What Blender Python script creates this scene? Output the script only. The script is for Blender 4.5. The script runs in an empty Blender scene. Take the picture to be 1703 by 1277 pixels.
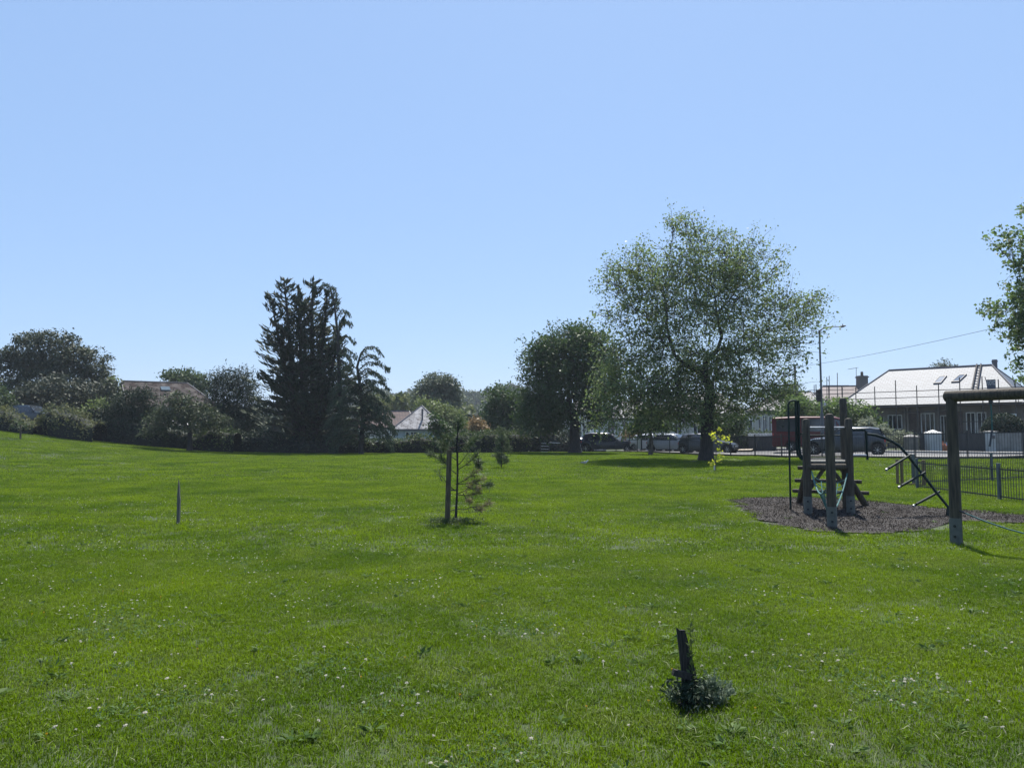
import bpy, math, random
import numpy as np
from mathutils import Vector, Matrix
R = math.radians
rng = np.random.default_rng(7)
random.seed(7)
sc = bpy.context.scene
COL = sc.collection

# ------------------------------------------------------------------ camera, sky, sun, exposure
F = 1280.0; HOR = 720.0; EYE = 1.6
PITCH = math.atan((HOR - 638.5) / F)
cd = bpy.data.cameras.new('camera'); cam = bpy.data.objects.new('camera', cd); COL.objects.link(cam)
cam.location = (0, 0, EYE); cam.rotation_euler = (R(90) + PITCH, 0, 0)
cd.sensor_width = 36; cd.lens = 36 * F / 1703; cd.clip_start = 0.05; cd.clip_end = 6000
sc.camera = cam
SUN_AZ, SUN_EL = R(12), R(61)
w = bpy.data.worlds.new('World'); sc.world = w; w.use_nodes = True
nt = w.node_tree; nt.nodes.clear()
wo = nt.nodes.new('ShaderNodeOutputWorld'); bg = nt.nodes.new('ShaderNodeBackground')
sky = nt.nodes.new('ShaderNodeTexSky'); sky.sky_type = 'NISHITA'; sky.sun_disc = False
sky.sun_elevation = SUN_EL; sky.sun_rotation = SUN_AZ
sky.altitude = 50; sky.air_density = 1.0; sky.dust_density = 0.6; sky.ozone_density = 2.2
hs = nt.nodes.new('ShaderNodeHueSaturation'); hs.inputs['Saturation'].default_value = 1.0
skm = nt.nodes.new('ShaderNodeMix'); skm.data_type = 'RGBA'; skm.inputs[0].default_value = .62; skm.inputs[7].default_value = (2.75, 4.35, 7.3, 1)  # summer haze evens out the blue
nt.links.new(sky.outputs[0], hs.inputs['Color']); nt.links.new(hs.outputs[0], skm.inputs[6]); nt.links.new(skm.outputs[2], bg.inputs[0])
bg.inputs[1].default_value = 0.078
nt.links.new(bg.outputs[0], wo.inputs[0])
sl = bpy.data.lights.new('sun', 'SUN'); so = bpy.data.objects.new('sun', sl); COL.objects.link(so)
sl.energy = 5.0; sl.angle = R(0.5); sl.color = (1, .95, .87)
sd = Vector((math.sin(SUN_AZ) * math.cos(SUN_EL), math.cos(SUN_AZ) * math.cos(SUN_EL), math.sin(SUN_EL)))
so.rotation_euler = sd.to_track_quat('Z', 'Y').to_euler(); so.location = (0, 0, 60)
sc.view_settings.view_transform = 'Standard'; sc.view_settings.look = 'None'
sc.view_settings.exposure = 0.85; sc.view_settings.gamma = 1.0
sc.cycles.max_bounces = 8; sc.cycles.transmission_bounces = 4; sc.cycles.transparent_max_bounces = 8
sc.cycles.volume_bounces = 0

# ------------------------------------------------------------------ helpers: geometry of the photograph
cp, sp = math.cos(PITCH), math.sin(PITCH)
def W(px, py, Y):
    u = (px - 851.5) / F; v = (638.5 - py) / F
    y = cp - v * sp; z = sp + v * cp; s = Y / y
    return Vector((u * s, Y, EYE + z * s))
def ss(t, a, b):
    t = np.clip((t - a) / (b - a), 0, 1); return t * t * (3 - 2 * t)
def H(x, y):
    x = np.asarray(x, float); y = np.asarray(y, float)
    t = np.clip(-x - 15.0, 0, 26)
    z = 0.0036 * t * t * ss(y, 14, 46)
    z = z + 0.26 * ss(x, 12, 26) * ss(y, 24, 42)
    z = z + 0.25 * ss(x, 16, 40) * ss(y, 50, 64)
    z = z - 1.1 * ss(y, 63, 82) * ss(x, -24, -14) * (1 - ss(x, 4, 16))
    z = z + 0.06 * np.sin(x * .55 + 1.3) * np.sin(y * .41) * ss(y, 22, 34) * (1 - ss(y, 44, 50))
    z = z + 0.16 * np.exp(-((x - 9.5) ** 2 / 30 + (y - 47) ** 2 / 16))
    z = z + 0.012 * np.sin(x * 1.9 + y * .7) * np.sin(y * 1.3 - x * .4)
    d = np.hypot(x, y)
    z = z + 15 * ss(d, 300, 450) * np.exp(-((x / np.maximum(y, 1) + .03) / .28) ** 2) + 3 * ss(d, 250, 500)
    return z
def h(x, y): return float(H(x, y))
def G(px, py):
    lo, hi = 2.0, 200.0
    for _ in range(50):
        m = (lo + hi) / 2; p = W(px, py, m)
        if p.z > h(p.x, p.y): lo = m
        else: hi = m
    p = W(px, py, lo); p.z = h(p.x, p.y); return p
def gz(x, y, dz=0): return Vector((x, y, h(x, y) + dz))

# ------------------------------------------------------------------ materials
MATS = {}
def nodes(name):
    m = bpy.data.materials.new(name); m.use_nodes = True
    n = m.node_tree; b = n.nodes['Principled BSDF']; return m, n, b
def mat(name, c1, c2=None, rough=.7, scale=8, stretch=(1, 1, 1), bump=0, metal=0, spec=.5, coords='Object', detail=6, coat=0, lo=.35, hi=.65):
    if name in MATS: return MATS[name]
    m, n, b = nodes(name)
    b.inputs['Roughness'].default_value = rough; b.inputs['Metallic'].default_value = metal
    b.inputs['Specular IOR Level'].default_value = spec
    if coat: b.inputs['Coat Weight'].default_value = coat; b.inputs['Coat Roughness'].default_value = .06
    c2 = c2 or tuple(min(1, x * .75) for x in c1)
    if coords == 'World':
        g = n.nodes.new('ShaderNodeNewGeometry'); src = g.outputs['Position']
    else:
        g = n.nodes.new('ShaderNodeTexCoord'); src = g.outputs[coords]
    mp = n.nodes.new('ShaderNodeMapping'); mp.inputs['Scale'].default_value = stretch
    n.links.new(src, mp.inputs[0])
    t = n.nodes.new('ShaderNodeTexNoise'); t.inputs['Scale'].default_value = scale; t.inputs['Detail'].default_value = detail
    n.links.new(mp.outputs[0], t.inputs['Vector'])
    r = n.nodes.new('ShaderNodeValToRGB')
    r.color_ramp.elements[0].position = lo; r.color_ramp.elements[1].position = hi
    r.color_ramp.elements[0].color = (*c2, 1); r.color_ramp.elements[1].color = (*c1, 1)
    n.links.new(t.outputs[0], r.inputs[0]); n.links.new(r.outputs[0], b.inputs['Base Color'])
    if bump:
        bp = n.nodes.new('ShaderNodeBump'); bp.inputs['Strength'].default_value = bump; bp.inputs['Distance'].default_value = .02
        n.links.new(t.outputs[0], bp.inputs['Height']); n.links.new(bp.outputs[0], b.inputs['Normal'])
    MATS[name] = m; return m
def leafmat(name, c1, c2, trans=None, tw=.3, rough=.45, scale=.6, spec=.5, fine=.5, gloss=.5):
    """two-tone leaf: broad noise plus a random tone per leaf, a share of light passes through"""
    if name in MATS: return MATS[name]
    m, n, b = nodes(name); L = n.links
    g = n.nodes.new('ShaderNodeNewGeometry')
    t = n.nodes.new('ShaderNodeTexNoise'); t.inputs['Scale'].default_value = scale; t.inputs['Detail'].default_value = 3
    L.new(g.outputs['Position'], t.inputs['Vector'])
    mm = n.nodes.new('ShaderNodeMath'); mm.operation = 'MULTIPLY_ADD'; mm.inputs[1].default_value = fine; 
    L.new(g.outputs['Random Per Island'], mm.inputs[0]); 
    m2 = n.nodes.new('ShaderNodeMath'); m2.operation = 'MULTIPLY_ADD'; m2.inputs[1].default_value = 1.8; m2.inputs[2].default_value = -.4 - fine / 2
    L.new(t.outputs[0], m2.inputs[0]); L.new(m2.outputs[0], mm.inputs[2])
    mx = n.nodes.new('ShaderNodeMix'); mx.data_type = 'RGBA'; mx.clamp_factor = True
    L.new(mm.outputs[0], mx.inputs[0]); mx.inputs[6].default_value = (*c1, 1); mx.inputs[7].default_value = (*c2, 1)
    L.new(mx.outputs[2], b.inputs['Base Color'])
    b.inputs['Roughness'].default_value = rough + .12; b.inputs['Specular IOR Level'].default_value = spec * gloss
    tr = n.nodes.new('ShaderNodeBsdfTranslucent'); trans = trans or tuple(x * 1.3 for x in c2)
    mt = n.nodes.new('ShaderNodeMix'); mt.data_type = 'RGBA'; mt.blend_type = 'MULTIPLY'; mt.inputs[0].default_value = 0
    hv = n.nodes.new('ShaderNodeMix'); hv.data_type = 'RGBA'; hv.inputs[0].default_value = .6
    L.new(mx.outputs[2], hv.inputs[6]); hv.inputs[7].default_value = (*trans, 1); L.new(hv.outputs[2], tr.inputs[0])
    n.nodes.remove(mt)
    ms = n.nodes.new('ShaderNodeMixShader'); ms.inputs[0].default_value = tw
    L.new(b.outputs[0], ms.inputs[1]); L.new(tr.outputs[0], ms.inputs[2])
    L.new(ms.outputs[0], n.nodes['Material Output'].inputs[0])
    MATS[name] = m; return m
def brickmat(name, c1, c2, mortar, bw, bh, rough=.5, ms=.03, spec=.5, bump=.3, var=.6, stain=None):
    if name in MATS: return MATS[name]
    m, n, b = nodes(name); L = n.links
    uv = n.nodes.new('ShaderNodeTexCoord')
    br = n.nodes.new('ShaderNodeTexBrick'); br.inputs['Scale'].default_value = 1
    br.inputs['Brick Width'].default_value = bw; br.inputs['Row Height'].default_value = bh
    br.inputs['Mortar Size'].default_value = ms * bh; br.inputs['Color1'].default_value = (*c1, 1); br.inputs['Color2'].default_value = (*c2, 1)
    br.inputs['Mortar'].default_value = (*mortar, 1)
    L.new(uv.outputs['UV'], br.inputs['Vector'])
    col = br.outputs[0]
    if stain:
        t = n.nodes.new('ShaderNodeTexNoise'); t.inputs['Scale'].default_value = 1.4; t.inputs['Detail'].default_value = 8
        L.new(uv.outputs['UV'], t.inputs['Vector'])
        r = n.nodes.new('ShaderNodeValToRGB'); r.color_ramp.elements[0].position = .42; r.color_ramp.elements[1].position = .62
        L.new(t.outputs[0], r.inputs[0])
        mx = n.nodes.new('ShaderNodeMix'); mx.data_type = 'RGBA'; L.new(r.outputs[0], mx.inputs[0]); L.new(col, mx.inputs[6]); mx.inputs[7].default_value = (*stain, 1)
        col = mx.outputs[2]
    L.new(col, b.inputs['Base Color'])
    bp = n.nodes.new('ShaderNodeBump'); bp.inputs['Strength'].default_value = bump; bp.inputs['Distance'].default_value = .01
    L.new(br.outputs[1], bp.inputs['Height']); bp.invert = True; L.new(bp.outputs[0], b.inputs['Normal'])
    b.inputs['Roughness'].default_value = rough; b.inputs['Specular IOR Level'].default_value = spec
    MATS[name] = m; return m
M_bark = mat('bark', (.10, .085, .065), (.035, .03, .025), .9, 5, (3, 3, .6), bump=.6)
M_barkd = mat('bark_dark', (.040, .035, .030), (.018, .016, .014), .9, 5, (3, 3, .6), bump=.6)
M_log = mat('log_timber', (.074, .060, .042), (.026, .022, .017), .85, 9, (4, 4, .35), bump=.5)
M_stake = mat('stake_timber', (.11, .085, .05), (.04, .032, .02), .85, 14, (4, 4, .35), bump=.5)
M_old = mat('old_timber', (.13, .13, .115), (.05, .05, .045), .85, 14, (6, 6, .4), bump=.5)
M_black = mat('blackened_timber', (.045, .038, .034), (.008, .008, .008), .9, 22, (6, 6, .5), bump=.8)
M_green = mat('green_metal', (.007, .020, .018), (.005, .015, .014), .6, 6, metal=.0, spec=.2)
M_galv = mat('galvanised', (.42, .44, .45), (.3, .31, .33), .35, 10, metal=.8)
M_shoe = mat('post_shoe', (.10, .108, .10), (.06, .068, .064), .6, 12)
M_rope = mat('rope', (.035, .13, .13), (.02, .085, .085), .8, 60)
M_fence = mat('railing_paint', (.014, .017, .02), (.02, .022, .026), .45, 5)
M_wht = mat('white_paint', (.72, .72, .70), (.55, .55, .53), .6, 3)
M_dark = mat('dark_void', (.012, .014, .017), (.008, .009, .011), .3, 3)
M_glass = mat('window_glass', (.03, .036, .045), (.02, .025, .03), .08, 1, spec=.9)
M_tyre = mat('tyre', (.018, .018, .018), (.012, .012, .012), .85, 20)
M_rim = mat('alloy', (.45, .45, .46), (.35, .35, .36), .3, 6, metal=.8)
M_concrete = mat('concrete', (.27, .262, .25), (.19, .185, .175), .85, 3, bump=.2)

# ------------------------------------------------------------------ object helpers
def tag(o, label=None, cat=None, group=None, kind=None):
    if label: o['label'] = label
    if cat: o['category'] = cat
    if group: o['group'] = group
    if kind: o['kind'] = kind
    return o
def thing(name, label, cat, loc=(0, 0, 0), group=None, rz=0):
    o = bpy.data.objects.new(name, None); COL.objects.link(o); o.empty_display_size = .2
    o.location = loc; o.rotation_euler.z = rz
    return tag(o, label, cat, group)
def origin_of(p):
    o = Vector((0, 0, 0))
    while p is not None: o += p.location; p = p.parent
    return o
class MB:
    def __init__(s): s.v = []; s.f = []; s.uv = []; s.mi = []
    def add(s, vs, fs, uv=None):
        b = len(s.v); s.v += [tuple(v) for v in vs]; s.f += [tuple(i + b for i in f) for f in fs]
        s.uv += (uv if uv else [(0, 0)] * len(vs)); return s
    def box(s, c, size, rz=0, M=None):
        x, y, z = [a / 2 for a in size]
        vs = [Vector(p) for p in ((-x, -y, -z), (x, -y, -z), (x, y, -z), (-x, y, -z), (-x, -y, z), (x, -y, z), (x, y, z), (-x, y, z))]
        m = M or Matrix.Rotation(rz, 3, 'Z')
        return s.add([m @ v + Vector(c) for v in vs], [(0, 3, 2, 1), (4, 5, 6, 7), (0, 1, 5, 4), (1, 2, 6, 5), (2, 3, 7, 6), (3, 0, 4, 7)])
    def beam(s, a, b, wd, ht):
        a, b = Vector(a), Vector(b); d = b - a; q = d.to_track_quat('X', 'Z').to_matrix()
        return s.box((a + b) / 2, (d.length, wd, ht), M=q)
    def tube(s, pts, r, n=8, cap=True, dome=False):
        pts = [Vector(p) for p in pts]
        rr = r if hasattr(r, '__len__') else [r] * len(pts)
        if dome:
            d = (pts[-1] - pts[-2]).normalized(); e = pts[-1]; r0 = rr[-1]
            pts = pts + [e + d * r0 * .45, e + d * r0 * .62]; rr = list(rr) + [r0 * .75, r0 * .25]
        vs = []; prev = None
        for i, p in enumerate(pts):
            d = (pts[min(i + 1, len(pts) - 1)] - pts[max(i - 1, 0)])
            if d.length < 1e-6: d = Vector((0, 0, 1))
            d.normalize()
            if prev is None:
                a = Vector((0, 0, 1)) if abs(d.z) < .9 else Vector((1, 0, 0))
                x = d.cross(a).normalized()
            else:
                x = (prev - d * prev.dot(d))
                x = x.normalized() if x.length > 1e-5 else d.orthogonal().normalized()
            prev = x; y = d.cross(x)
            for k in range(n):
                t = 2 * math.pi * k / n; vs.append(p + (x * math.cos(t) + y * math.sin(t)) * rr[i])
        fs = []
        for i in range(len(pts) - 1):
            for k in range(n):
                a = i * n + k; b = i * n + (k + 1) % n; fs.append((a, b, b + n, a + n))
        if cap: fs.append(tuple(range(n))[::-1]); fs.append(tuple((len(pts) - 1) * n + k for k in range(n)))
        return s.add(vs, fs)
    def quad(s, a, b, c, d, uv=None): return s.add([a, b, c, d], [(0, 1, 2, 3)], uv)
    def poly(s, ps, uv=None): return s.add(ps, [tuple(range(len(ps)))], uv)
    def build(s, name, m, parent=None, smooth=False, bevel=0, uv=False):
        me = bpy.data.meshes.new(name); o0 = origin_of(parent)
        me.from_pydata([(v[0] - o0.x, v[1] - o0.y, v[2] - o0.z) for v in s.v], [], s.f)
        if uv:
            l = me.uv_layers.new(name='uv'); vi = np.zeros(len(me.loops), int); me.loops.foreach_get('vertex_index', vi)
            l.data.foreach_set('uv', np.array(s.uv, float)[vi].ravel())
        for mm in (m if isinstance(m, (list, tuple)) else [m]): me.materials.append(mm)
        if smooth: me.polygons.foreach_set('use_smooth', [True] * len(me.polygons))
        o = bpy.data.objects.new(name, me); COL.objects.link(o); o.parent = parent
        if bevel:
            b = o.modifiers.new('bevel', 'BEVEL'); b.width = bevel; b.segments = 2; b.limit_method = 'ANGLE'
        if smooth:
            try: me.set_sharp_from_angle(angle=R(40))
            except Exception: pass
        return o
def npmesh(name, verts, faces, m, parent=None, smooth=False):
    """verts (N,3), faces (M,k) numpy, world coordinates"""
    o0 = origin_of(parent); me = bpy.data.meshes.new(name)
    v = (np.asarray(verts) - np.array(o0)).astype(np.float32); f = np.asarray(faces, np.int32); k = f.shape[1]
    me.vertices.add(len(v)); me.vertices.foreach_set('co', v.ravel())
    me.loops.add(f.size); me.loops.foreach_set('vertex_index', f.ravel())
    me.polygons.add(len(f)); me.polygons.foreach_set('loop_start', np.arange(0, f.size, k, dtype=np.int32))
    me.polygons.foreach_set('loop_total', np.full(len(f), k, np.int32))
    if smooth: me.polygons.foreach_set('use_smooth', np.ones(len(f), bool))
    me.update(calc_edges=True); me.materials.append(m)
    o = bpy.data.objects.new(name, me); COL.objects.link(o); o.parent = parent; return o
def unit(a): return a / np.maximum(np.linalg.norm(a, axis=1, keepdims=True), 1e-9)
def leaves(c, size, aspect=.55, dirs=None, dmix=0., nbias=.6, var=.35, bend=.15):
    """kite-shaped leaves at centres c; returns verts, faces"""
    n = len(c); d = unit(rng.normal(size=(n, 3)))
    if dirs is not None: d = unit(d * (1 - dmix) + dirs * dmix)
    nn = unit(rng.normal(size=(n, 3)) * (1 - nbias) + np.array([0, 0, 1.0]) * nbias)
    s = unit(np.cross(d, nn)); up = np.cross(s, d)
    L = size * (1 + var * rng.normal(size=(n, 1))).clip(.4, 2)
    a = c - d * L * .5; b = c + s * L * aspect * .5 + up * L * bend * .3; t = c + d * L * .5 - up * L * bend; e = c - s * L * aspect * .5 + up * L * bend * .3
    v = np.stack([a, b, t, e], 1).reshape(-1, 3); f = np.arange(4 * n).reshape(n, 4); return v, f
def in_lobes(lobes, Y, n, shell=.45):
    """points inside a union of ellipsoids given by photo extents at distance Y"""
    out = []; vols = np.array([l[2] * l[3] for l in lobes], float); vols /= vols.sum()
    for l, q in zip(lobes, vols):
        k = max(3, int(n * q)); dy = l[4] if len(l) > 4 else 0; c = np.array(W(l[0], l[1], Y + dy)); s = (Y + dy) / F
        dr = (l[5] if len(l) > 5 else l[2]) * s
        d = unit(rng.normal(size=(k, 3))); r = (shell + (1 - shell) * rng.random((k, 1)) ** .7)
        r = np.where(rng.random((k, 1)) < .25, rng.random((k, 1)) ** .5, r)
        out.append(c + d * r * np.array([l[2] * s, dr, l[3] * s]))
    return np.concatenate(out)
def skeleton(pts, base, top, r0, mb, seg=.42, minr=.012, leafn=5, wob=.06):
    """tree limbs: split the tips again and again, each limb bends towards the middle of its tips"""
    tips = []
    def rec(p, pos, d, r, lvl):
        c = p.mean(0); 
        if len(p) <= leafn:
            for q in p[:3]:
                mid = (pos + q) / 2 + rng.normal(size=3) * .04 + np.array([0, 0, .05]); mb.tube([pos, mid, q], [r, r * .7, r * .35], 4, cap=False)
            return
        L = np.linalg.norm(c - pos); f = seg if lvl > 0 else .3
        e = pos + (c - pos) * f + rng.normal(size=3) * L * wob
        mid = pos + d * L * f * .45 + (e - pos) * .12
        mid = mid * .55 + (pos + e) * .5 * .45
        r1 = max(minr, r * .86)
        mb.tube([pos, mid, e], [r, (r + r1) / 2, r1], 9 if r > .12 else (6 if r > .04 else 4), cap=False)
        nd = e - mid; nd /= max(np.linalg.norm(nd), 1e-6)
        q = p - e; q = q / np.maximum(np.linalg.norm(q, axis=1, keepdims=True), .2)
        _, _, vt = np.linalg.svd(q - q.mean(0), full_matrices=False)
        s = (q - q.mean(0)) @ vt[0]; m = s > np.median(s) * (1) + rng.normal() * .08
        if m.all() or (~m).all(): m = s > np.median(s)
        n1 = m.sum() / len(p)
        for mk, fr in ((m, n1), (~m, 1 - n1)):
            if mk.sum() == 0: continue
            rec(p[mk], e, nd, max(minr, r1 * max(fr, .12) ** .45), lvl + 1)
    base = np.array(base); top = np.array(top)
    mb.tube([base - [0, 0, .25], base + (top - base) * .04, base + (top - base) * .18, base + (top - base) * .6 + rng.normal(size=3) * .03, top], [r0 * 1.75, r0 * 1.35, r0 * 1.08, r0, r0 * .92], 12, cap=False)
    rec(pts, top, (top - base) / np.linalg.norm(top - base), r0 * .8, 0)
def clumped(lobes, Y, n, shell, k=9, rad=.55):
    c = in_lobes(lobes, Y, max(4, n // k), shell); p = np.repeat(c, k, 0) + rng.normal(size=(len(c) * k, 3)) * rad * np.array([1, 1, .7]); return p
def tree(name, label, cat, Y, base, lobes, tips, per, leaf, lm, trunk_r=.2, top=None, sigma=.35, bark=None, group=None, shell=.45, aspect=.55, nbias=.5, droop=0, minr=.012, leafn=5, stems=None, clump=0):
    """base and top in photo coordinates; crown as lobes; foliage is one leaf mesh of many small leaves"""
    b = W(base[0], base[1], Y); b.z = h(b.x, b.y); t = thing(name, label, cat, b, group)
    p = clumped(lobes, Y, tips, shell, 5, clump) if clump else in_lobes(lobes, Y, tips, shell)
    tp = W(top[0], top[1], Y) if top else b + Vector((0, 0, 1.2))
    mb = MB(); skeleton(p, b, tp, trunk_r, mb, minr=minr, leafn=leafn)
    for st in (stems or []): mb.tube(st[0], st[1], 6)
    mb.build('trunk', bark or M_bark, t, smooth=True)
    c = np.repeat(p, per, 0) + rng.normal(size=(len(p) * per, 3)) * np.array([sigma, sigma, sigma * .7])
    c[:, 2] -= droop * rng.random(len(c))
    c = c[c[:, 2] > b.z + .1]
    out = unit(c - np.repeat(p.mean(0)[None], len(c), 0)); out[:, 2] -= .3
    v, f = leaves(c, leaf, aspect, out, .35, nbias); npmesh('crown', v, f, lm, t)
    return t
def hedge(name, label, pts, lm, leaf=.13, dens=55, group=None, cat='hedge', lump=.25, core=None, nb=.45):
    """pts: (x, y, height, width) along the hedge; a woody core wrapped in leaves"""
    P = np.array(pts, float); t = thing(name, label, cat, gz(*P[:, :2].mean(0)), group)
    seg = np.linalg.norm(np.diff(P[:, :2], axis=0), axis=1); L = seg.sum(); cum = np.r_[0, np.cumsum(seg)]
    hm = P[:, 2].mean(); wm = P[:, 3].mean(); n = int(L * (2 * hm + wm) * dens)
    def at(s):
        return np.stack([np.interp(s, cum, P[:, k]) for k in range(4)], 1)
    ph = rng.random(6) * 6
    def lumps(s): return lump * (np.sin(s * 1.1 + ph[0]) * .5 + np.sin(s * 2.7 + ph[1]) * .3 + np.sin(s * 5.3 + ph[2]) * .2)
    def pos(s, a, q):
        X = at(s); dx = np.interp(s + .1, cum, P[:, 0]) - np.interp(s - .1, cum, P[:, 0]); dy = np.interp(s + .1, cum, P[:, 1]) - np.interp(s - .1, cum, P[:, 1])
        l = np.hypot(dx, dy) + 1e-6; nx, ny = -dy / l, dx / l
        hh = X[:, 2] * (1 + lumps(s) / 1.5); ww = X[:, 3] / 2
        ca, sa = np.cos(a), np.sin(a)
        o = np.sign(ca) * np.abs(ca) ** .55 * ww * q; z = (np.abs(sa) ** .55) * hh * q
        x = X[:, 0] + nx * o; y = X[:, 1] + ny * o; return np.stack([x, y, H(x, y) + z], 1)
    s = rng.random(n) * L; a = rng.random(n) * math.pi; q = 1 + rng.normal(size=n) * .07 - .05
    c = pos(s, a, q) + rng.normal(size=(n, 3)) * .06
    v, f = leaves(c, leaf, .6, None, 0, nb); npmesh('foliage', v, f, lm, t)
    ns = max(3, int(L / .5)); na = 9; S = np.linspace(0, L, ns); A = np.linspace(0, math.pi, na)
    vv = np.concatenate([pos(S, np.full(ns, aa), .84) for aa in A]); ff = []
    for i in range(na - 1):
        for j in range(ns - 1): ff.append((i * ns + j, i * ns + j + 1, (i + 1) * ns + j + 1, (i + 1) * ns + j))
    vv[:, 2] -= .05
    npmesh('branches', vv, ff, core or MATS['hedge_core'], t)
    return t
mat('hedge_core', (.012, .018, .010), (.006, .008, .006), .95, 4, bump=.8)

# ------------------------------------------------------------------ foliage colours
L_syc = leafmat('leaf_sycamore', (.090, .125, .060), (.155, .200, .085), (.24, .34, .08), .36, .42, .8)
L_chest = leafmat('leaf_chestnut', (.034, .062, .028), (.062, .100, .036), (.10, .18, .03), .22, .45, .9)
L_near = leafmat('leaf_near', (.060, .100, .045), (.110, .160, .065), (.19, .30, .06), .34, .42, .9)
L_oak = leafmat('leaf_holm', (.034, .048, .028), (.072, .088, .052), (.08, .11, .04), .12, .5, .5)
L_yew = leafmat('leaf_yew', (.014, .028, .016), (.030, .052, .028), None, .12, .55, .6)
L_cyp = leafmat('leaf_cypress', (.018, .034, .020), (.042, .060, .030), None, .10, .6, .5)
L_ced = leafmat('leaf_cedar', (.020, .040, .024), (.055, .082, .046), None, .14, .6, .7)
L_mid = leafmat('leaf_mid', (.040, .070, .032), (.080, .115, .045), None, .24, .5, .5)
L_light = leafmat('leaf_light', (.080, .120, .040), (.150, .190, .060), None, .3, .5, .5)
L_pop = leafmat('leaf_poplar', (.060, .085, .055), (.110, .135, .080), None, .25, .45, .6)
L_hedge = leafmat('leaf_hedge', (.030, .055, .020), (.080, .115, .035), None, .25, .45, .9)
L_bram = leafmat('leaf_bramble', (.060, .080, .035), (.150, .160, .070), None, .25, .55, .8)
L_yel = leafmat('leaf_yellow', (.30, .36, .03), (.46, .48, .05), (.6, .65, .05), .45, .45, 2)
L_red = leafmat('leaf_russet', (.16, .11, .05), (.24, .17, .08), None, .25, .5, 2)
L_pine = leafmat('needle_pine', (.045, .072, .036), (.095, .125, .055), None, .2, .5, 3)
L_dry = leafmat('needle_dry', (.13, .12, .06), (.20, .17, .09), None, .2, .6, 3)
L_grey = leafmat('leaf_silver', (.10, .145, .085), (.20, .25, .165), None, .25, .5, 4)
L_wood = leafmat('leaf_far', (.034, .058, .030), (.085, .110, .045), None, .15, .6, .06)

GRASS_A, GRASS_B, GRASS_C = (.060, .110, .003), (.142, .202, .004), (.122, .168, .024)
# ------------------------------------------------------------------ ground
def grid_ground():
    xs = np.concatenate([-np.geomspace(3000, 60, 26), np.arange(-58, 58, .5), np.geomspace(60, 3000, 26)])
    ys = np.concatenate([np.arange(-20, 90, .5), np.geomspace(92, 4000, 44)])
    X, Yg = np.meshgrid(xs, ys); Z = H(X, Yg); v = np.stack([X, Yg, Z], -1).reshape(-1, 3); nx, ny = len(xs), len(ys)
    i = np.arange(ny - 1)[:, None] * nx + np.arange(nx - 1)[None]; f = np.stack([i, i + 1, i + 1 + nx, i + nx], -1).reshape(-1, 4)
    m, n, b = nodes('turf'); L = n.links
    g = n.nodes.new('ShaderNodeNewGeometry')
    t = n.nodes.new('ShaderNodeTexNoise'); t.inputs['Scale'].default_value = .35; t.inputs['Detail'].default_value = 8; L.new(g.outputs['Position'], t.inputs['Vector'])
    r = n.nodes.new('ShaderNodeValToRGB'); e = r.color_ramp.elements; e[0].position = .35; e[1].position = .65
    e[0].color = (.030, .052, .010, 1); e[1].color = (.050, .080, .014, 1); L.new(t.outputs[0], r.inputs[0])
    t2 = n.nodes.new('ShaderNodeTexNoise'); t2.inputs['Scale'].default_value = 30; t2.inputs['Detail'].default_value = 6; L.new(g.outputs['Position'], t2.inputs['Vector'])
    mx = n.nodes.new('ShaderNodeMix'); mx.data_type = 'RGBA'; mx.blend_type = 'MULTIPLY'; mx.inputs[0].default_value = .6
    L.new(r.outputs[0], mx.inputs[6]); L.new(t2.outputs[1], mx.inputs[7]); L.new(mx.outputs[2], b.inputs['Base Color'])
    b.inputs['Roughness'].default_value = .9
    npmesh('ground', v, f, m, None, True)['kind'] = 'structure'
grid_ground()

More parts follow.
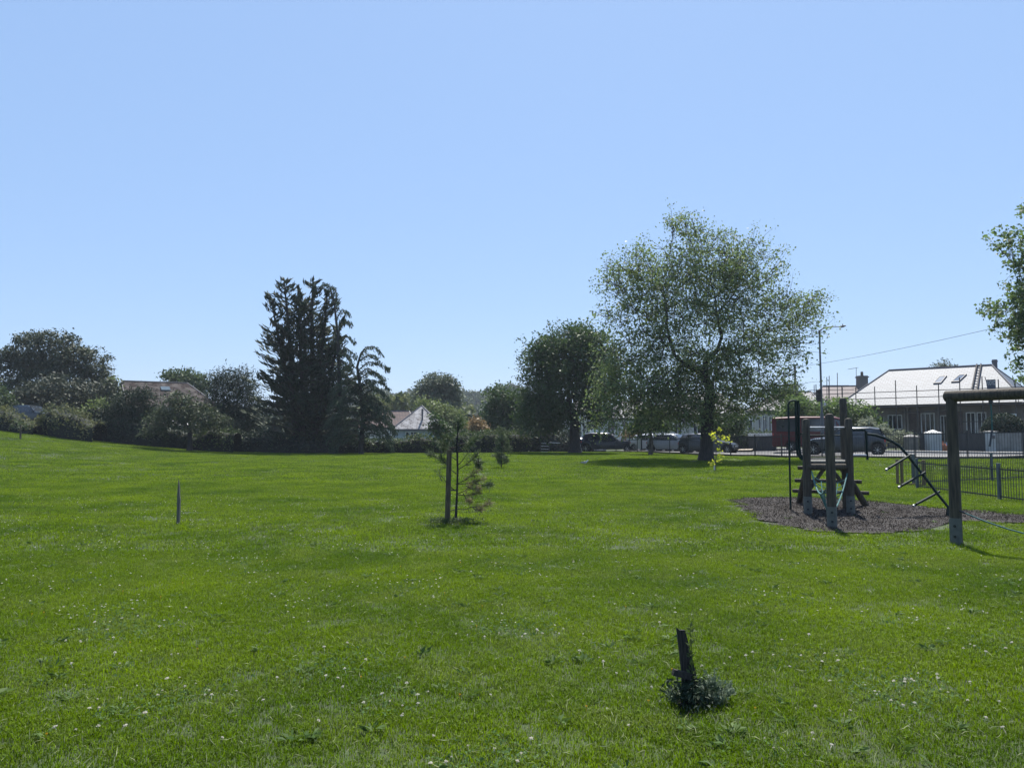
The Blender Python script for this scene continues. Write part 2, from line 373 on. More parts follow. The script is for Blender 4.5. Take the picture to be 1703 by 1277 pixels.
# bark pit outline
pit = [(1213, 833), (1235, 845), (1258, 864), (1300, 876), (1345, 883), (1400, 887), (1470, 888), (1530, 884), (1572, 872), (1610, 867), (1660, 869), (1705, 871), (1790, 876), (1790, 866), (1703, 858), (1650, 852), (1600, 849), (1560, 846), (1500, 840), (1455, 835), (1400, 831), (1350, 829), (1290, 828), (1240, 829)]
PIT = np.array([[p.x, p.y] for p in [G(*q) for q in pit]])
def inside(P, x, y):
    r = np.zeros(np.shape(x), bool); n = len(P)
    for i in range(n):
        x1, y1 = P[i]; x2, y2 = P[(i + 1) % n]
        if y1 == y2: continue
        c = ((y1 > y) != (y2 > y)) & (x < (x2 - x1) * (y - y1) / (y2 - y1) + x1); r ^= c
    return r
def build_pit():
    P = PIT; x0, y0 = P.min(0) - .2; x1, y1 = P.max(0) + .2; s = .06
    xs = np.arange(x0, x1, s); ys = np.arange(y0, y1, s); X, Yg = np.meshgrid(xs, ys)
    n = rng.normal(size=X.shape) * .004 + .012 * np.sin(X * 5) * np.sin(Yg * 4.3)
    wx = .07 * np.sin(Yg * 9 + X * 4) + .05 * np.sin(X * 17)
    ins = inside(P, X + wx, Yg + wx); Z = H(X, Yg) + .012 + n + .01
    v = np.stack([X, Yg, Z], -1).reshape(-1, 3); nx = len(xs); idx = np.arange(X.size).reshape(X.shape)
    k = ins[:-1, :-1] & ins[1:, 1:]; a = idx[:-1, :-1][k]; f = np.stack([a, a + 1, a + 1 + nx, a + nx], 1)
    m = mat('bark_mulch', (.042, .035, .031), (.016, .014, .012), .95, 28, bump=.9, coords='World', lo=.3, hi=.7)
    o = npmesh('bark_ground', v, f, m, None, True); o['kind'] = 'structure'
    N = 60000; x = x0 + rng.random(N) * (x1 - x0); y = y0 + rng.random(N) * (y1 - y0); k = inside(P, x + rng.normal(size=N) * .06, y + rng.normal(size=N) * .06); x, y = x[k], y[k]
    c = np.stack([x, y, H(x, y) + .03 + rng.random(len(x)) * .012], 1)
    v, f = leaves(c, .026, .3, None, 0, .8, .5)
    mc = leafmat('bark_chip', (.016, .013, .012), (.058, .047, .041), None, .0, .85, 6, fine=1.2)
    tag(npmesh('bark_chips', v, f, mc), 'loose brown bark chips covering the play area', 'bark chips', kind='stuff')
build_pit()

# ------------------------------------------------------------------ road, pavements
FEN = [(1790, 39, 762), (1703, 40, 762), (1440, 44, 761), (1300, 47.5, 758.5), (1178, 54, 756), (1060, 64, 753), (930, 72, 751.5)]
fp = [W(a, c, b) for a, b, c in FEN]
def off_line(pts, d):
    out = []
    for i, p in enumerate(pts):
        a = pts[max(i - 1, 0)]; b = pts[min(i + 1, len(pts) - 1)]; t = Vector((b.x - a.x, b.y - a.y, 0)).normalized(); n = Vector((t.y, -t.x, 0))
        if n.y < 0: n = -n
        out.append(Vector((p.x, p.y, 0)) + n * d)
    return out
ext = [fp[0] + (fp[0] - fp[1]).normalized() * 60] + fp + [fp[-1] + (fp[-1] - fp[-2]).normalized() * 120]
def strip(name, d0, d1, dz, m, kind='structure', pts=None):
    A = off_line(pts or ext, d0); B = off_line(pts or ext, d1); mb = MB(); N = 10
    for i in range(len(A) - 1):
        for k in range(14):
            for j in range(4):
                def P(s, q):
                    a = A[i].lerp(A[i + 1], s); b = B[i].lerp(B[i + 1], s); p = a.lerp(b, q); return Vector((p.x, p.y, h(p.x, p.y) + dz))
                mb.quad(P(k / 14, j / 4), P((k + 1) / 14, j / 4), P((k + 1) / 14, (j + 1) / 4), P(k / 14, (j + 1) / 4))
    o = mb.build(name, m); o['kind'] = kind; return o
M_road = mat('asphalt', (.10, .10, .102), (.07, .07, .072), .85, 4, coords='World', bump=.1)
M_pave = mat('pavement', (.19, .185, .178), (.14, .137, .13), .85, 2, coords='World')
strip('pavement_near', .35, 2.2, .13, M_pave)
strip('road', 2.35, 9.2, .03, M_road)
strip('pavement_far', 9.35, 11.4, .13, M_pave)
def kerb(name, d0, d1):
    A = off_line(ext, d0); B = off_line(ext, d1); mb = MB()
    for i in range(len(A) - 1):
        for k in range(14):
            s, e = k / 14, (k + 1) / 14
            a, b, c, d = A[i].lerp(A[i + 1], s), A[i].lerp(A[i + 1], e), B[i].lerp(B[i + 1], e), B[i].lerp(B[i + 1], s)
            t = [Vector((q.x, q.y, h(q.x, q.y) + .14)) for q in (a, b, c, d)]; lo = [q - Vector((0, 0, .3)) for q in t]
            mb.add(t + lo, [(0, 1, 2, 3), (0, 4, 5, 1), (2, 6, 7, 3)])
    o = mb.build(name, M_concrete); o['kind'] = 'structure'
kerb('kerb_near', 2.2, 2.35); kerb('kerb_far', 9.2, 9.35)

# ------------------------------------------------------------------ grass (stuff): blade tufts instanced over the field
def grass_mat(name, c1, c2, c3, tw=.42, rough=.5):
    m, n, b = nodes(name); L = n.links; g = n.nodes.new('ShaderNodeNewGeometry')
    def nz(sc_, det=4):
        t = n.nodes.new('ShaderNodeTexNoise'); t.inputs['Scale'].default_value = sc_; t.inputs['Detail'].default_value = det; L.new(g.outputs['Position'], t.inputs['Vector']); return t.outputs[0]
    r = n.nodes.new('ShaderNodeValToRGB'); e = r.color_ramp.elements; e[0].position = .34; e[1].position = .68
    e[0].color = (*c1, 1); e[1].color = (*c2, 1); L.new(nz(.45, 7), r.inputs[0])
    r2 = n.nodes.new('ShaderNodeValToRGB'); e = r2.color_ramp.elements; e[0].position = .5; e[1].position = .68; e[0].color = (0, 0, 0, 1); e[1].color = (1, 1, 1, 1); L.new(nz(1.3, 6), r2.inputs[0])
    mx = n.nodes.new('ShaderNodeMix'); mx.data_type = 'RGBA'; L.new(r2.outputs[0], mx.inputs[0]); L.new(r.outputs[0], mx.inputs[6]); mx.inputs[7].default_value = (*c3, 1)
    ad = n.nodes.new('ShaderNodeMath'); ad.operation = 'MULTIPLY_ADD'; ad.inputs[1].default_value = 1.15; ad.inputs[2].default_value = .42; L.new(g.outputs['Random Per Island'], ad.inputs[0])
    ml = n.nodes.new('ShaderNodeMix'); ml.data_type = 'RGBA'; ml.blend_type = 'MULTIPLY'; ml.inputs[0].default_value = 1; L.new(mx.outputs[2], ml.inputs[6]); L.new(ad.outputs[0], ml.inputs[7])
    L.new(ml.outputs[2], b.inputs['Base Color']); b.inputs['Roughness'].default_value = .6; b.inputs['Specular IOR Level'].default_value = .22
    tr = n.nodes.new('ShaderNodeBsdfTranslucent'); hv = n.nodes.new('ShaderNodeMix'); hv.data_type = 'RGBA'; hv.blend_type = 'MULTIPLY'; hv.inputs[0].default_value = 1
    L.new(ml.outputs[2], hv.inputs[6]); hv.inputs[7].default_value = (1.5, 1.6, .55, 1); L.new(hv.outputs[2], tr.inputs[0])
    ms = n.nodes.new('ShaderNodeMixShader'); ms.inputs[0].default_value = tw; L.new(b.outputs[0], ms.inputs[1]); L.new(tr.outputs[0], ms.inputs[2])
    L.new(ms.outputs[0], n.nodes['Material Output'].inputs[0]); MATS[name] = m; return m
GM = grass_mat('grass', GRASS_A, GRASS_B, GRASS_C)
def tuft(nm, rad, n, hgt, wid, lean=.85, m=None):
    r = rad * np.sqrt(rng.random(n)) * (1 + .12 * rng.normal(size=n)); a = rng.random(n) * 6.283
    x, y = r * np.cos(a), r * np.sin(a); clump = .80 + .45 * np.sin(x / rad * 6 + rng.random() * 6) * np.sin(y / rad * 6 + rng.random() * 6)
    hh = hgt * clump * (1 + .3 * rng.normal(size=n)).clip(.35, 2); t = rng.random(n) * 6.283; ln = lean * (.3 + rng.random(n) * 1.1)
    dx, dy = np.cos(t), np.sin(t); px_, py_ = -dy * wid / 2, dx * wid / 2; f = rng.random(n) * 6.283
    px_, py_ = np.cos(f) * wid / 2, np.sin(f) * wid / 2
    z0 = np.full(n, -.012); P = lambda ox, oy, z: np.stack([x + ox, y + oy, z], 1)
    b0, b1 = P(-px_, -py_, z0), P(px_, py_, z0)
    m0, m1 = P(-px_ * .8 + dx * hh * ln * .35, -py_ * .8 + dy * hh * ln * .35, hh * .6), P(px_ * .8 + dx * hh * ln * .35, py_ * .8 + dy * hh * ln * .35, hh * .6)
    tp = P(dx * hh * ln, dy * hh * ln, hh * (1 - .25 * ln))
    v = np.stack([b0, b1, m1, m0, tp, tp], 1).reshape(-1, 3); k = np.arange(n)[:, None] * 6
    fc = np.concatenate([k + [0, 1, 2, 3], k + [3, 2, 4, 5]], 0)
    me = bpy.data.meshes.new(nm); fc = fc.astype(np.int32)
    me.from_pydata(v.tolist(), [], [tuple(q) for q in fc[:n].tolist()] + [tuple(q[:3]) for q in fc[n:].tolist()]); me.materials.append(m or GM)
    return bpy.data.objects.new(nm, me)
def gn_scatter(name, pts, rot, scl, idx, coll, kindtag):
    me = bpy.data.meshes.new(name); me.from_pydata(pts.tolist(), [], [])
    gx = (H(pts[:, 0] + .4, pts[:, 1]) - H(pts[:, 0] - .4, pts[:, 1])) / .8; gy = (H(pts[:, 0], pts[:, 1] + .4) - H(pts[:, 0], pts[:, 1] - .4)) / .8
    cr, sr = np.cos(rot), np.sin(rot); lx, ly = gx * cr + gy * sr, -gx * sr + gy * cr  # slope in the tuft's own axes
    rv = np.stack([np.arctan(ly), -np.arctan(lx), rot], 1)
    for nm, arr, ty in (('rot', rv, 'FLOAT_VECTOR'), ('scl', scl, 'FLOAT'), ('idx', idx, 'INT')):
        at = me.attributes.new(nm, ty, 'POINT'); at.data.foreach_set('vector' if ty == 'FLOAT_VECTOR' else 'value', arr.ravel().astype(np.int32 if ty == 'INT' else np.float32))
    o = bpy.data.objects.new(name, me); COL.objects.link(o)
    g = bpy.data.node_groups.new(name, 'GeometryNodeTree'); g.interface.new_socket('Geometry', in_out='INPUT', socket_type='NodeSocketGeometry'); g.interface.new_socket('Geometry', in_out='OUTPUT', socket_type='NodeSocketGeometry')
    N = g.nodes; i = N.new('NodeGroupInput'); u = N.new('NodeGroupOutput'); ip = N.new('GeometryNodeInstanceOnPoints'); mp = N.new('GeometryNodeMeshToPoints')
    ci = N.new('GeometryNodeCollectionInfo'); ci.inputs['Collection'].default_value = coll; ci.inputs['Separate Children'].default_value = True; ci.inputs['Reset Children'].default_value = True
    def A(nm, ty):
        a = N.new('GeometryNodeInputNamedAttribute'); a.data_type = ty; a.inputs[0].default_value = nm; return a.outputs[0]
    g.links.new(i.outputs[0], mp.inputs[0]); g.links.new(mp.outputs[0], ip.inputs['Points']); g.links.new(ci.outputs[0], ip.inputs['Instance'])
    ip.inputs['Pick Instance'].default_value = True; g.links.new(A('idx', 'INT'), ip.inputs['Instance Index'])
    g.links.new(A('rot', 'FLOAT_VECTOR'), ip.inputs['Rotation']); g.links.new(A('scl', 'FLOAT'), ip.inputs['Scale']); g.links.new(ip.outputs[0], u.inputs[0])
    md = o.modifiers.new('scatter', 'NODES'); md.node_group = g; o['kind'] = kindtag; return o
FP2 = np.array([[p.x, p.y] for p in ([ext[0]] + fp + [ext[-1]])])
def fence_y(x):  # the field ends at the railings
    o = np.argsort(FP2[:, 0]); return np.interp(x, FP2[o, 0], FP2[o, 1])
def field(y0, y1, sp_, mg=5.0):
    ys = np.arange(y0, y1, sp_); X, Yg = np.meshgrid(np.arange(-(y1 * .69 + mg), y1 * .69 + mg, sp_), ys)
    X = X + rng.uniform(-.5, .5, X.shape) * sp_; Yg = Yg + rng.uniform(-.5, .5, Yg.shape) * sp_
    k = (np.abs(X) < Yg * .69 + mg) & ~inside(PIT, X, Yg) & (np.hypot(X - 1.04, (Yg - 4.50)) > .11) & ((Yg < fence_y(X) + .3) | (X < 2))
    x, y = X[k], Yg[k]; return np.stack([x, y, H(x, y)], 1)
def scatter_grass(name, label, y0, y1, sp_, rad, n, hgt, wid, var=7):
    c = bpy.data.collections.new(name + '_tufts')
    for i in range(var): c.objects.link(tuft('tuft_%s_%d' % (name, i), rad, n, hgt, wid))
    p = field(y0, y1, sp_); k = len(p)
    g = gn_scatter(name, p, rng.random(k) * 6.28, .85 + .35 * rng.random(k), rng.integers(0, var, k), c, 'stuff'); tag(g, label, 'grass'); return g
scatter_grass('lawn_grass', 'short mown green grass in the foreground of the field', 2.6, 10.5, .2, .19, 620, .032, .0040)
scatter_grass('field_grass', 'mown grass across the middle of the field', 10.3, 26, .36, .33, 420, .040, .0075)
scatter_grass('distant_grass', 'mown grass running up to the hedges and railings', 25.5, 66, .8, .72, 480, .048, .018)

# clover leaves, small weeds
def near_noise(x, y):
    return np.sin(x * 1.7 + 1) * np.sin(y * 2.1 + .5) + .6 * np.sin(x * 3.9 + y * 2.2) + .4 * np.sin(y * 5.1 - x * 4.3)
def clover_leaves():
    N = 60000; y = 2.8 + 9 * rng.random(N) ** 1.3; x = (rng.random(N) * 2 - 1) * (y * .69 + .5)
    k = near_noise(x, y) + rng.normal(size=N) * .35 > 1.05; x, y = x[k], y[k]
    c = np.stack([x, y, H(x, y) + .012 + .016 * rng.random(len(x))], 1)
    c3 = np.repeat(c, 3, 0) + rng.normal(size=(len(c) * 3, 3)) * np.array([.008, .008, .003])
    v, f = leaves(c3, .014, .95, None, 0, .6)
    tag(npmesh('clover_leaves', v, f, leafmat('leaf_clover', (.070, .140, .035), (.130, .200, .080), None, .3, .7, 2, .25)), 'patches of grey green clover leaves in the near grass', 'clover', kind='stuff')
clover_leaves()
M_clov = leafmat('clover_petal', (.50, .46, .38), (.74, .71, .63), (.8, .76, .66), .38, .7, 30, .2)
M_but = mat('buttercup', (.75, .50, .02), (.7, .42, .02), .5, 60)
def weeds():
    N = 210; y = 2.9 + 13 * rng.random(N) ** 1.2; x = (rng.random(N) * 2 - 1) * (y * .69 + .4); C = []; D = []
    for a, b in zip(x, y):
        k = int(rng.integers(8, 22)); th = rng.random(k) * 6.28; r = .02 + .05 * rng.random(k); C.append(np.stack([a + np.cos(th) * r, b + np.sin(th) * r, h(a, b) + .018 + .022 * rng.random(k)], 1)); D.append(np.stack([np.cos(th), np.sin(th), .35 + .4 * rng.random(k)], 1))
    v, f = leaves(np.concatenate(C), .050, .32, unit(np.concatenate(D)), .9, .6); tag(npmesh('broadleaf_weeds', v, f, leafmat('leaf_plantain', (.030, .075, .012), (.085, .140, .030), None, .3, .55, 3)), 'broad dark weed rosettes dotted through the near grass', 'weeds', kind='stuff')
    N = 6500; y = 2.8 + 8.5 * rng.random(N) ** 1.3; x = (rng.random(N) * 2 - 1) * (y * .69 + .4); c = np.stack([x, y, H(x, y) + .02 + .02 * rng.random(N)], 1)
    v, f = leaves(c, .050, .05, None, 0, .35); tag(npmesh('straw_blades', v, f, leafmat('straw', (.22, .26, .10), (.42, .44, .26), None, .35, .6, 6)), 'pale seed stalks and dry blades scattered in the near grass', 'dry grass', kind='stuff')
weeds()
def flower_mesh(r, n=26):
    c = unit(rng.normal(size=(n, 3))); c[:, 2] = np.abs(c[:, 2]) * .9 - .1; v, f = leaves(c * r * .75, r * 1.1, .5, c, .75, .2)
    return v, f
def flower_obj(nm, r, m, stem):
    v, f = flower_mesh(r); v[:, 2] += stem
    st = np.array([[-.0012, 0, -.01], [.0012, 0, -.01], [.0012, 0, stem], [-.0012, 0, stem]]); k = len(v)
    v = np.concatenate([v, st]); f = np.concatenate([f, [[k, k + 1, k + 2, k + 3]]])
    me = bpy.data.meshes.new(nm); me.from_pydata(v.tolist(), [], f.tolist()); me.materials.append(m); return me
def flowers():
    ms = [flower_obj('clover_flower', .009, M_clov, .032), flower_obj('clover_flower', .008, M_clov, .036), flower_obj('clover_flower', .007, M_clov, .028)]
    N = 8200; y = 2.9 + 17 * rng.random(N) ** 1.25; x = (rng.random(N) * 2 - 1) * y * .69
    k = (near_noise(x, y) + rng.normal(size=N) * .9 - .03 * x > 1.0); x, y = x[k], y[k]; o = np.argsort(y); x, y = x[o], y[o]
    k = ~inside(PIT, x, y); x, y = x[k], y[k]
    near = min(200, int((y < 6.5).sum())); pk = rng.permutation(int((y < 6.5).sum()))[:near]
    first = None
    for i, j in enumerate(pk):
        if abs(x[j] - 1.03) < .2 and abs(y[j] - 4.42) < .3: continue
        f = bpy.data.objects.new('clover_flower', ms[i % 3]); COL.objects.link(f); f.location = gz(x[j], y[j]); f.rotation_euler = (rng.normal() * .2, rng.normal() * .2, rng.random() * 6); f.scale = [.7 + .6 * rng.random()] * 3
        tag(f, 'small white clover flower head among the short foreground grass', 'clover flower', 'white clover flowers in the near grass')
    V = []; Fs = []; b = 0
    for i in range(int((y < 6.5).sum()), len(x)):
        v, f = flower_mesh(.0085 * (.7 + .5 * rng.random()), 9); v = v + np.array([x[i], y[i], h(x[i], y[i]) + .036]); V.append(v); Fs.append(f + b); b += len(v)
    tag(npmesh('clover_blossom', np.concatenate(V), np.concatenate(Fs), M_clov), 'white specks of clover blossom spread over the farther grass', 'clover blossom', kind='stuff')
    mb = [flower_obj('buttercup', .006, M_but, .04)]
    for i in range(26):
        yy = 3.2 + 7 * rng.random(); xx = (rng.random() * 1.5 - 1) * yy * .66
        f = bpy.data.objects.new('buttercup', mb[0]); COL.objects.link(f); f.location = gz(xx, yy)
        tag(f, 'tiny yellow buttercup flower in the foreground grass', 'buttercup', 'yellow buttercups in the near grass')
flowers()

# ------------------------------------------------------------------ play equipment
def log_post(mb, base, top, r, n=14):
    a, b = Vector(base), Vector(top); pts = []; rr = []
    for i in range(7):
        t = i / 6; pts.append(a.lerp(b, t)); rr.append(r * (1.04 - .08 * t + .015 * math.sin(i * 2.1 + a.x)))
    mb.tube([a - (b - a).normalized() * .2] + pts, [rr[0]] + rr, n, dome=True)
def shoe(base, r, hgt, parent, ang=R(250), span=R(150)):
    mb = MB(); n = 10; vs = []
    for z in (-.05, hgt):
        for k in range(n + 1):
            t = ang - span / 2 + span * k / n
            for q in (r + .006, r - .01): vs.append((base.x + math.cos(t) * q, base.y + math.sin(t) * q, base.z + z))
    m = (n + 1) * 2; fs = []
    for k in range(n):
        a = 2 * k; fs += [(a, a + 2, a + 2 + m, a + m), (a + m, a + m + 2, a + m + 3, a + m + 1)]
    fs += [(0, m, m + 1, 1), (2 * n, 2 * n + 1, 2 * n + 1 + m, 2 * n + m)]
    mb.add(vs, fs); o = mb.build('post_shoe', M_shoe, parent, smooth=True)
    for z in (.12, .27):
        b = MB(); c = Vector((base.x + math.cos(ang) * (r + .004), base.y + math.sin(ang) * (r + .004), base.z + z)); d = Vector((math.cos(ang), math.sin(ang), 0))
        b.tube([c, c + d * .014], .022, 8); b.build('bolt', M_dark, o)
def climbing_frame():
    c = G(1384, 878); t = thing('climbing_frame', 'timber post climbing frame with platform, log ladder, rope net and green arched climber', 'climbing frame', c)
    Yd = 15.2
    Pl, Pr = G(1344, 856), G(1415, 855)
    Plt, Prt = W(1337, 700, Pl.y), W(1408, 699, Pr.y); Plt.x = Pl.x; Prt.x = Pr.x
    DX = .42; Bl, Br = gz(Pl.x + DX, Pl.y + 1.15), gz(Pr.x + DX, Pr.y + 1.15)
    zd = W(1375, 767, Yd).z
    def post(b, top, r=.075, s=True):
        mb = MB(); log_post(mb, b, top, r); o = mb.build('post', M_log, t, smooth=True)
        if s: shoe(b, r * 1.03, .36, o)
        return o
    post(Pl, Vector((Pl.x, Pl.y, Plt.z))); post(Pr, Vector((Pr.x, Pr.y, Prt.z)))
    post(Vector((c.x, c.y, c.z)), Vector((c.x - .0, c.y, W(1377, 692, c.y).z)), .077)
    post(Br, Vector((Br.x - .02, Br.y, W(1408, 665, Br.y).z)), .078, False); post(Bl, Vector((Bl.x, Bl.y, zd + .15)), .072, False)
    # deck of boards plus the joists
    mb = MB(); n = 8
    for i in range(n):
        y = Pl.y - .02 + (1.22) * (i + .5) / n; mb.box(((Pl.x + Pr.x) / 2 + DX * (i + .5) / n, y, zd - .018), ((Pr.x - Pl.x) - .02, 1.22 / n - .012, .036))
    mb.build('platform', M_old, t)
    for y, q in ((Pl.y - .02, 0), (Pl.y + 1.2, DX)):
        mb = MB(); mb.tube([(Pl.x + q - .02, y, zd - .11), (Pr.x + q + .02, y, zd - .11)], .068, 10); mb.build('joist', M_log, t, smooth=True)
    for (a, b) in ((Pl, 1), (Pr, -1)):
        mb = MB(); mb.tube([(a.x, a.y + .02, zd - .62), (a.x + b * .36, a.y + .03, zd - .13)], .04, 8); mb.build('brace', M_log, t, smooth=True)
    # bright tube rails between the posts
    zr = W(1370, 711, Pl.y).z; zr2 = W(1370, 724, Pl.y + 1.1).z; zr3 = W(1370, 757, Pl.y + 1.1).z
    for z, y, m, r in ((zr, Pl.y, M_galv, .019), (zr2, Pl.y + 1.15, M_green, .016), (W(1370, 763, Pl.y + 1.2).z, Pl.y + 1.2, M_old, .03)):
        q = DX * (y - Pl.y) / 1.15; mb = MB(); mb.tube([(Pl.x + q, y, z), (Pr.x + q, y, z)], r, 8); mb.build('guard_rail', m, t, smooth=True)
    # log ladder at the back
    tl, tr = Vector((Pl.x + .12 + DX, Pl.y + 1.3, zd)), Vector((Pr.x - .12 + DX, Pr.y + 1.3, zd)); fl = G(1328, 837); fr = G(1443, 842)
    for a, b in ((tl, fl), (tr, fr)):
        mb = MB(); mb.tube([a, b - Vector((0, 0, .05))], .07, 10); mb.build('ladder_log', M_log, t, smooth=True)
    for q in (.28, .56, .8):
        a = tl.lerp(fl, q); b = tr.lerp(fr, q); d = (b - a).normalized(); mb = MB(); up = Vector((0, .02, .09))
        mb.tube([a - d * .16 + up, b + d * .16 + up], .042, 8); mb.build('ladder_rung', M_log, t, smooth=True)
    # climbing net hanging between the front posts and the single post
    A = Vector((Pl.x + .07, Pl.y - .05, W(1340, 783, Pl.y).z)); B = Vector((Pr.x - .07, Pr.y - .05, W(1411, 787, Pr.y).z)); Cn = Vector((c.x, c.y + .09, .32))
    Cl, Cr = Cn + Vector((-.06, 0, 0.32)), Cn + Vector((.05, .15, -.12))
    def cur(a, b, sag, n=12): return [a.lerp(b, i / n) + Vector((0, 0, -sag * 4 * (i / n) * (1 - i / n))) for i in range(n + 1)]
    el, er = cur(A, Cl, .22), cur(B, Cr, .16); mb = MB(); mb.tube(el, .014, 6); mb.tube(er, .014, 6)
    for i in range(1, 12): mb.tube(cur(el[i], er[i], .10 + .01 * i, 8), .008, 4)
    for q in (.25, .5, .75): mb.tube([cur(el[i], er[i], .10 + .01 * i, 8)[int(q * 8)] for i in range(1, 12)], .008, 4)
    mb.build('climbing_net', M_rope, t, smooth=True)
    # sliding pole in front of the platform side
    f = G(1315, 849); zt = W(1307, 666, f.y).z; k = Vector((W(1326, 700, f.y + .15).x, f.y + .15, zt))
    mb = MB(); mb.tube([(f.x, f.y, f.z - .1), (f.x, f.y, zt - .08), (f.x + .03, f.y, zt - .02), (f.x + .09, f.y + .02, zt)] + [(k.x - .02, k.y, zt)], .02, 8); mb.build('slide_pole', M_green, t, smooth=True)
    for dx in (-.025, .03):
        mb = MB(); mb.tube([(k.x + dx, k.y, zt), (k.x + dx, k.y, 1.3), (k.x + dx + .02, k.y, 1.15), (k.x + dx + .09, k.y - .05, 1.04)], .027, 8); mb.build('pole_support', M_green, t, smooth=True)
    mb = MB(); q = W(1326, 722, k.y); mb.tube([(k.x + .02, k.y, q.z - .06), (k.x + .06, k.y, q.z), (Pl.x, Pl.y + .1, q.z + .03)], .018, 8); mb.build('hand_hoop', M_green, t, smooth=True)
    # arched climber
    def sp_(px, py, Y): return W(px, py, Y)
    ys = Pr.y
    arc = [sp_(1441, 722, ys + .1), sp_(1456, 723.5, ys + .05), sp_(1470, 728, ys), sp_(1484, 734, ys - .04), sp_(1496, 742, ys - .1), sp_(1510, 757.5, ys - .15), sp_(1534, 788, ys - .2), sp_(1557, 818.5, ys - .3), sp_(1577, 843, ys - .4)]
    e = G(1573, 860); e2 = G(1579, 861.5)
    mb = MB(); mb.tube(arc + [e - Vector((0, 0, .1))], .026, 8); o = mb.build('arched_spine', M_green, t, smooth=True)
    mb = MB(); mb.tube([arc[-1], e2 - Vector((0, 0, .1))], .026, 8); mb.build('spine_foot', M_green, t, smooth=True)
    for (a, b) in (((1510, 759), (1474, 781)), ((1534, 788), (1495, 810)), ((1558, 820), (1519, 841)), ):
        p, q = W(a[0], a[1], ys - .2), W(b[0], b[1], ys - .42)
        for off in (0, .055):
            mb = MB(); mb.tube([p + Vector((off, 0, off * .6)), q + Vector((off, 0, off * .6))], .024, 8); r = mb.build('rung', M_green, o, smooth=True)
        mb = MB(); mb.tube([q - (p - q).normalized() * .012, q + (p - q).normalized() * .015], .027, 8); mb.build('rung_cap', M_galv, o, smooth=True)
    a = W(1413, 715, ys + .1); b = W(1437, 715, ys + .1)
    mb = MB(); mb.tube([a, b, b + Vector((.04, 0, -.03)), Vector((b.x + .05, b.y, W(1442, 765, ys).z))], .024, 8); mb.build('side_rail', M_green, t, smooth=True)
    mb = MB(); z = W(1430, 757, ys + .1).z; mb.tube([(Pr.x, ys + .1, z), (b.x + .05, ys + .1, z)], .02, 8); mb.build('side_rail', M_galv, t, smooth=True)
climbing_frame()
def rope_frame():
    c = G(1591, 905); t = thing('rope_traverse_frame', 'tall round timber goal-like frame with hanging rope and taut foot rope', 'play frame', c)
    d = Vector((.53, -.848, 0)); zt = W(1575, 659, c.y).z; L = 3.2
    for k in (0, L):
        b = gz(c.x + d.x * k, c.y + d.y * k); mb = MB(); a = Vector((b.x, b.y, zt)); mb.tube([b - Vector((0, 0, .2)), b, b.lerp(a, .5), a], [.083, .083, .078, .074], 16); o = mb.build('post', M_log, t, smooth=True); shoe(b, .086, .38, o, R(232), R(120))
    a = Vector((c.x, c.y, zt)); mb = MB(); mb.tube([a - d * .10, a - d * .075, a + d * L * .5, a + d * (L + .1)], [.05, .082, .080, .082], 16); mb.build('beam', M_log, t, smooth=True)
    # hanging rope from an eye under the beam
    k = W(1648, 667, 10.3); 
    s_ = ((1648 - 851.5) / F * c.y - c.x) / (d.x - (1648 - 851.5) / F * d.y); q = a + d * s_
    mb = MB(); mb.tube([(q.x, q.y, zt - .07), (q.x, q.y, zt - .13)], .028, 10); mb.build('pulley', M_dark, t, smooth=True)
    p1 = W(1650, 715, q.y); p2 = W(1646, 742, q.y - .05)
    mb = MB(); mb.tube([(q.x, q.y, zt - .1), W(1649, 690, q.y), p1], .009, 6); r = mb.build('hanging_rope', M_rope, t, smooth=True)
    mb = MB(); mb.tube([p1, p2], [.012, .015], 8); mb.build('rope_grip', M_dark, r, smooth=True)
    s0 = W(1600, 851, c.y - .1); s1 = gz(c.x + d.x * L, c.y + d.y * L, .5)
    pts = [s0.lerp(s1, i / 10) - Vector((0, 0, .30 * 4 * (i / 10) * (1 - i / 10))) for i in range(11)]
    mb = MB(); mb.tube(pts, .010, 8); r = mb.build('foot_rope', M_rope, t, smooth=True)
    mb = MB(); mb.tube([s0 - (pts[1] - s0).normalized() * .05, s0 + (pts[1] - s0).normalized() * .05], .017, 8); mb.build('rope_clamp', M_dark, r, smooth=True)
rope_frame()

# ------------------------------------------------------------------ low fence of the toddler area
def rail_fence(name, label, pts, hgt, post_at, gap=.1, group=None):
    P = [gz(*p) for p in pts]; t = thing(name, label, 'fence', P[0], group)
    for i in range(len(P) - 1):
        a, b = P[i], P[i + 1]; L = (b - a).length; n = max(1, round(L / 2.4))
        for k in range(n):
            s, e = a.lerp(b, k / n), a.lerp(b, (k + 1) / n); s.z = h(s.x, s.y); e.z = h(e.x, e.y); mb = MB(); m = max(2, int((e - s).length / gap))
            for z in (.09, hgt - .06): mb.beam(s + Vector((0, 0, z)), e + Vector((0, 0, z)), .012, .03)
            for j in range(m):
                q = s.lerp(e, (j + .5) / m); mb.tube([q + Vector((0, 0, .04)), q + Vector((0, 0, hgt))], .0075, 5)
            mb.build('railing_panel', M_fence, t)
            if post_at:
                mb = MB(); mb.box(s + Vector((0, 0, hgt / 2 + .02)), (.07, .07, hgt + .12)); mb.build('fence_post', M_gpost, t, bevel=.006)
    return t
M_gpost = mat('grey_post', (.10, .12, .125), (.06, .075, .08), .8, 9, (3, 3, .5), bump=.3)
M_gate = mat('gate_wood', (.20, .14, .06), (.11, .08, .04), .8, 8, (4, 4, .4), bump=.4)
rail_fence('low_railing', 'low dark vertical bar railing with grey posts beside the bark path', [(11.62, 22.2), (11.7, 18.6), (11.75, 14.4)], .80, True, .095)
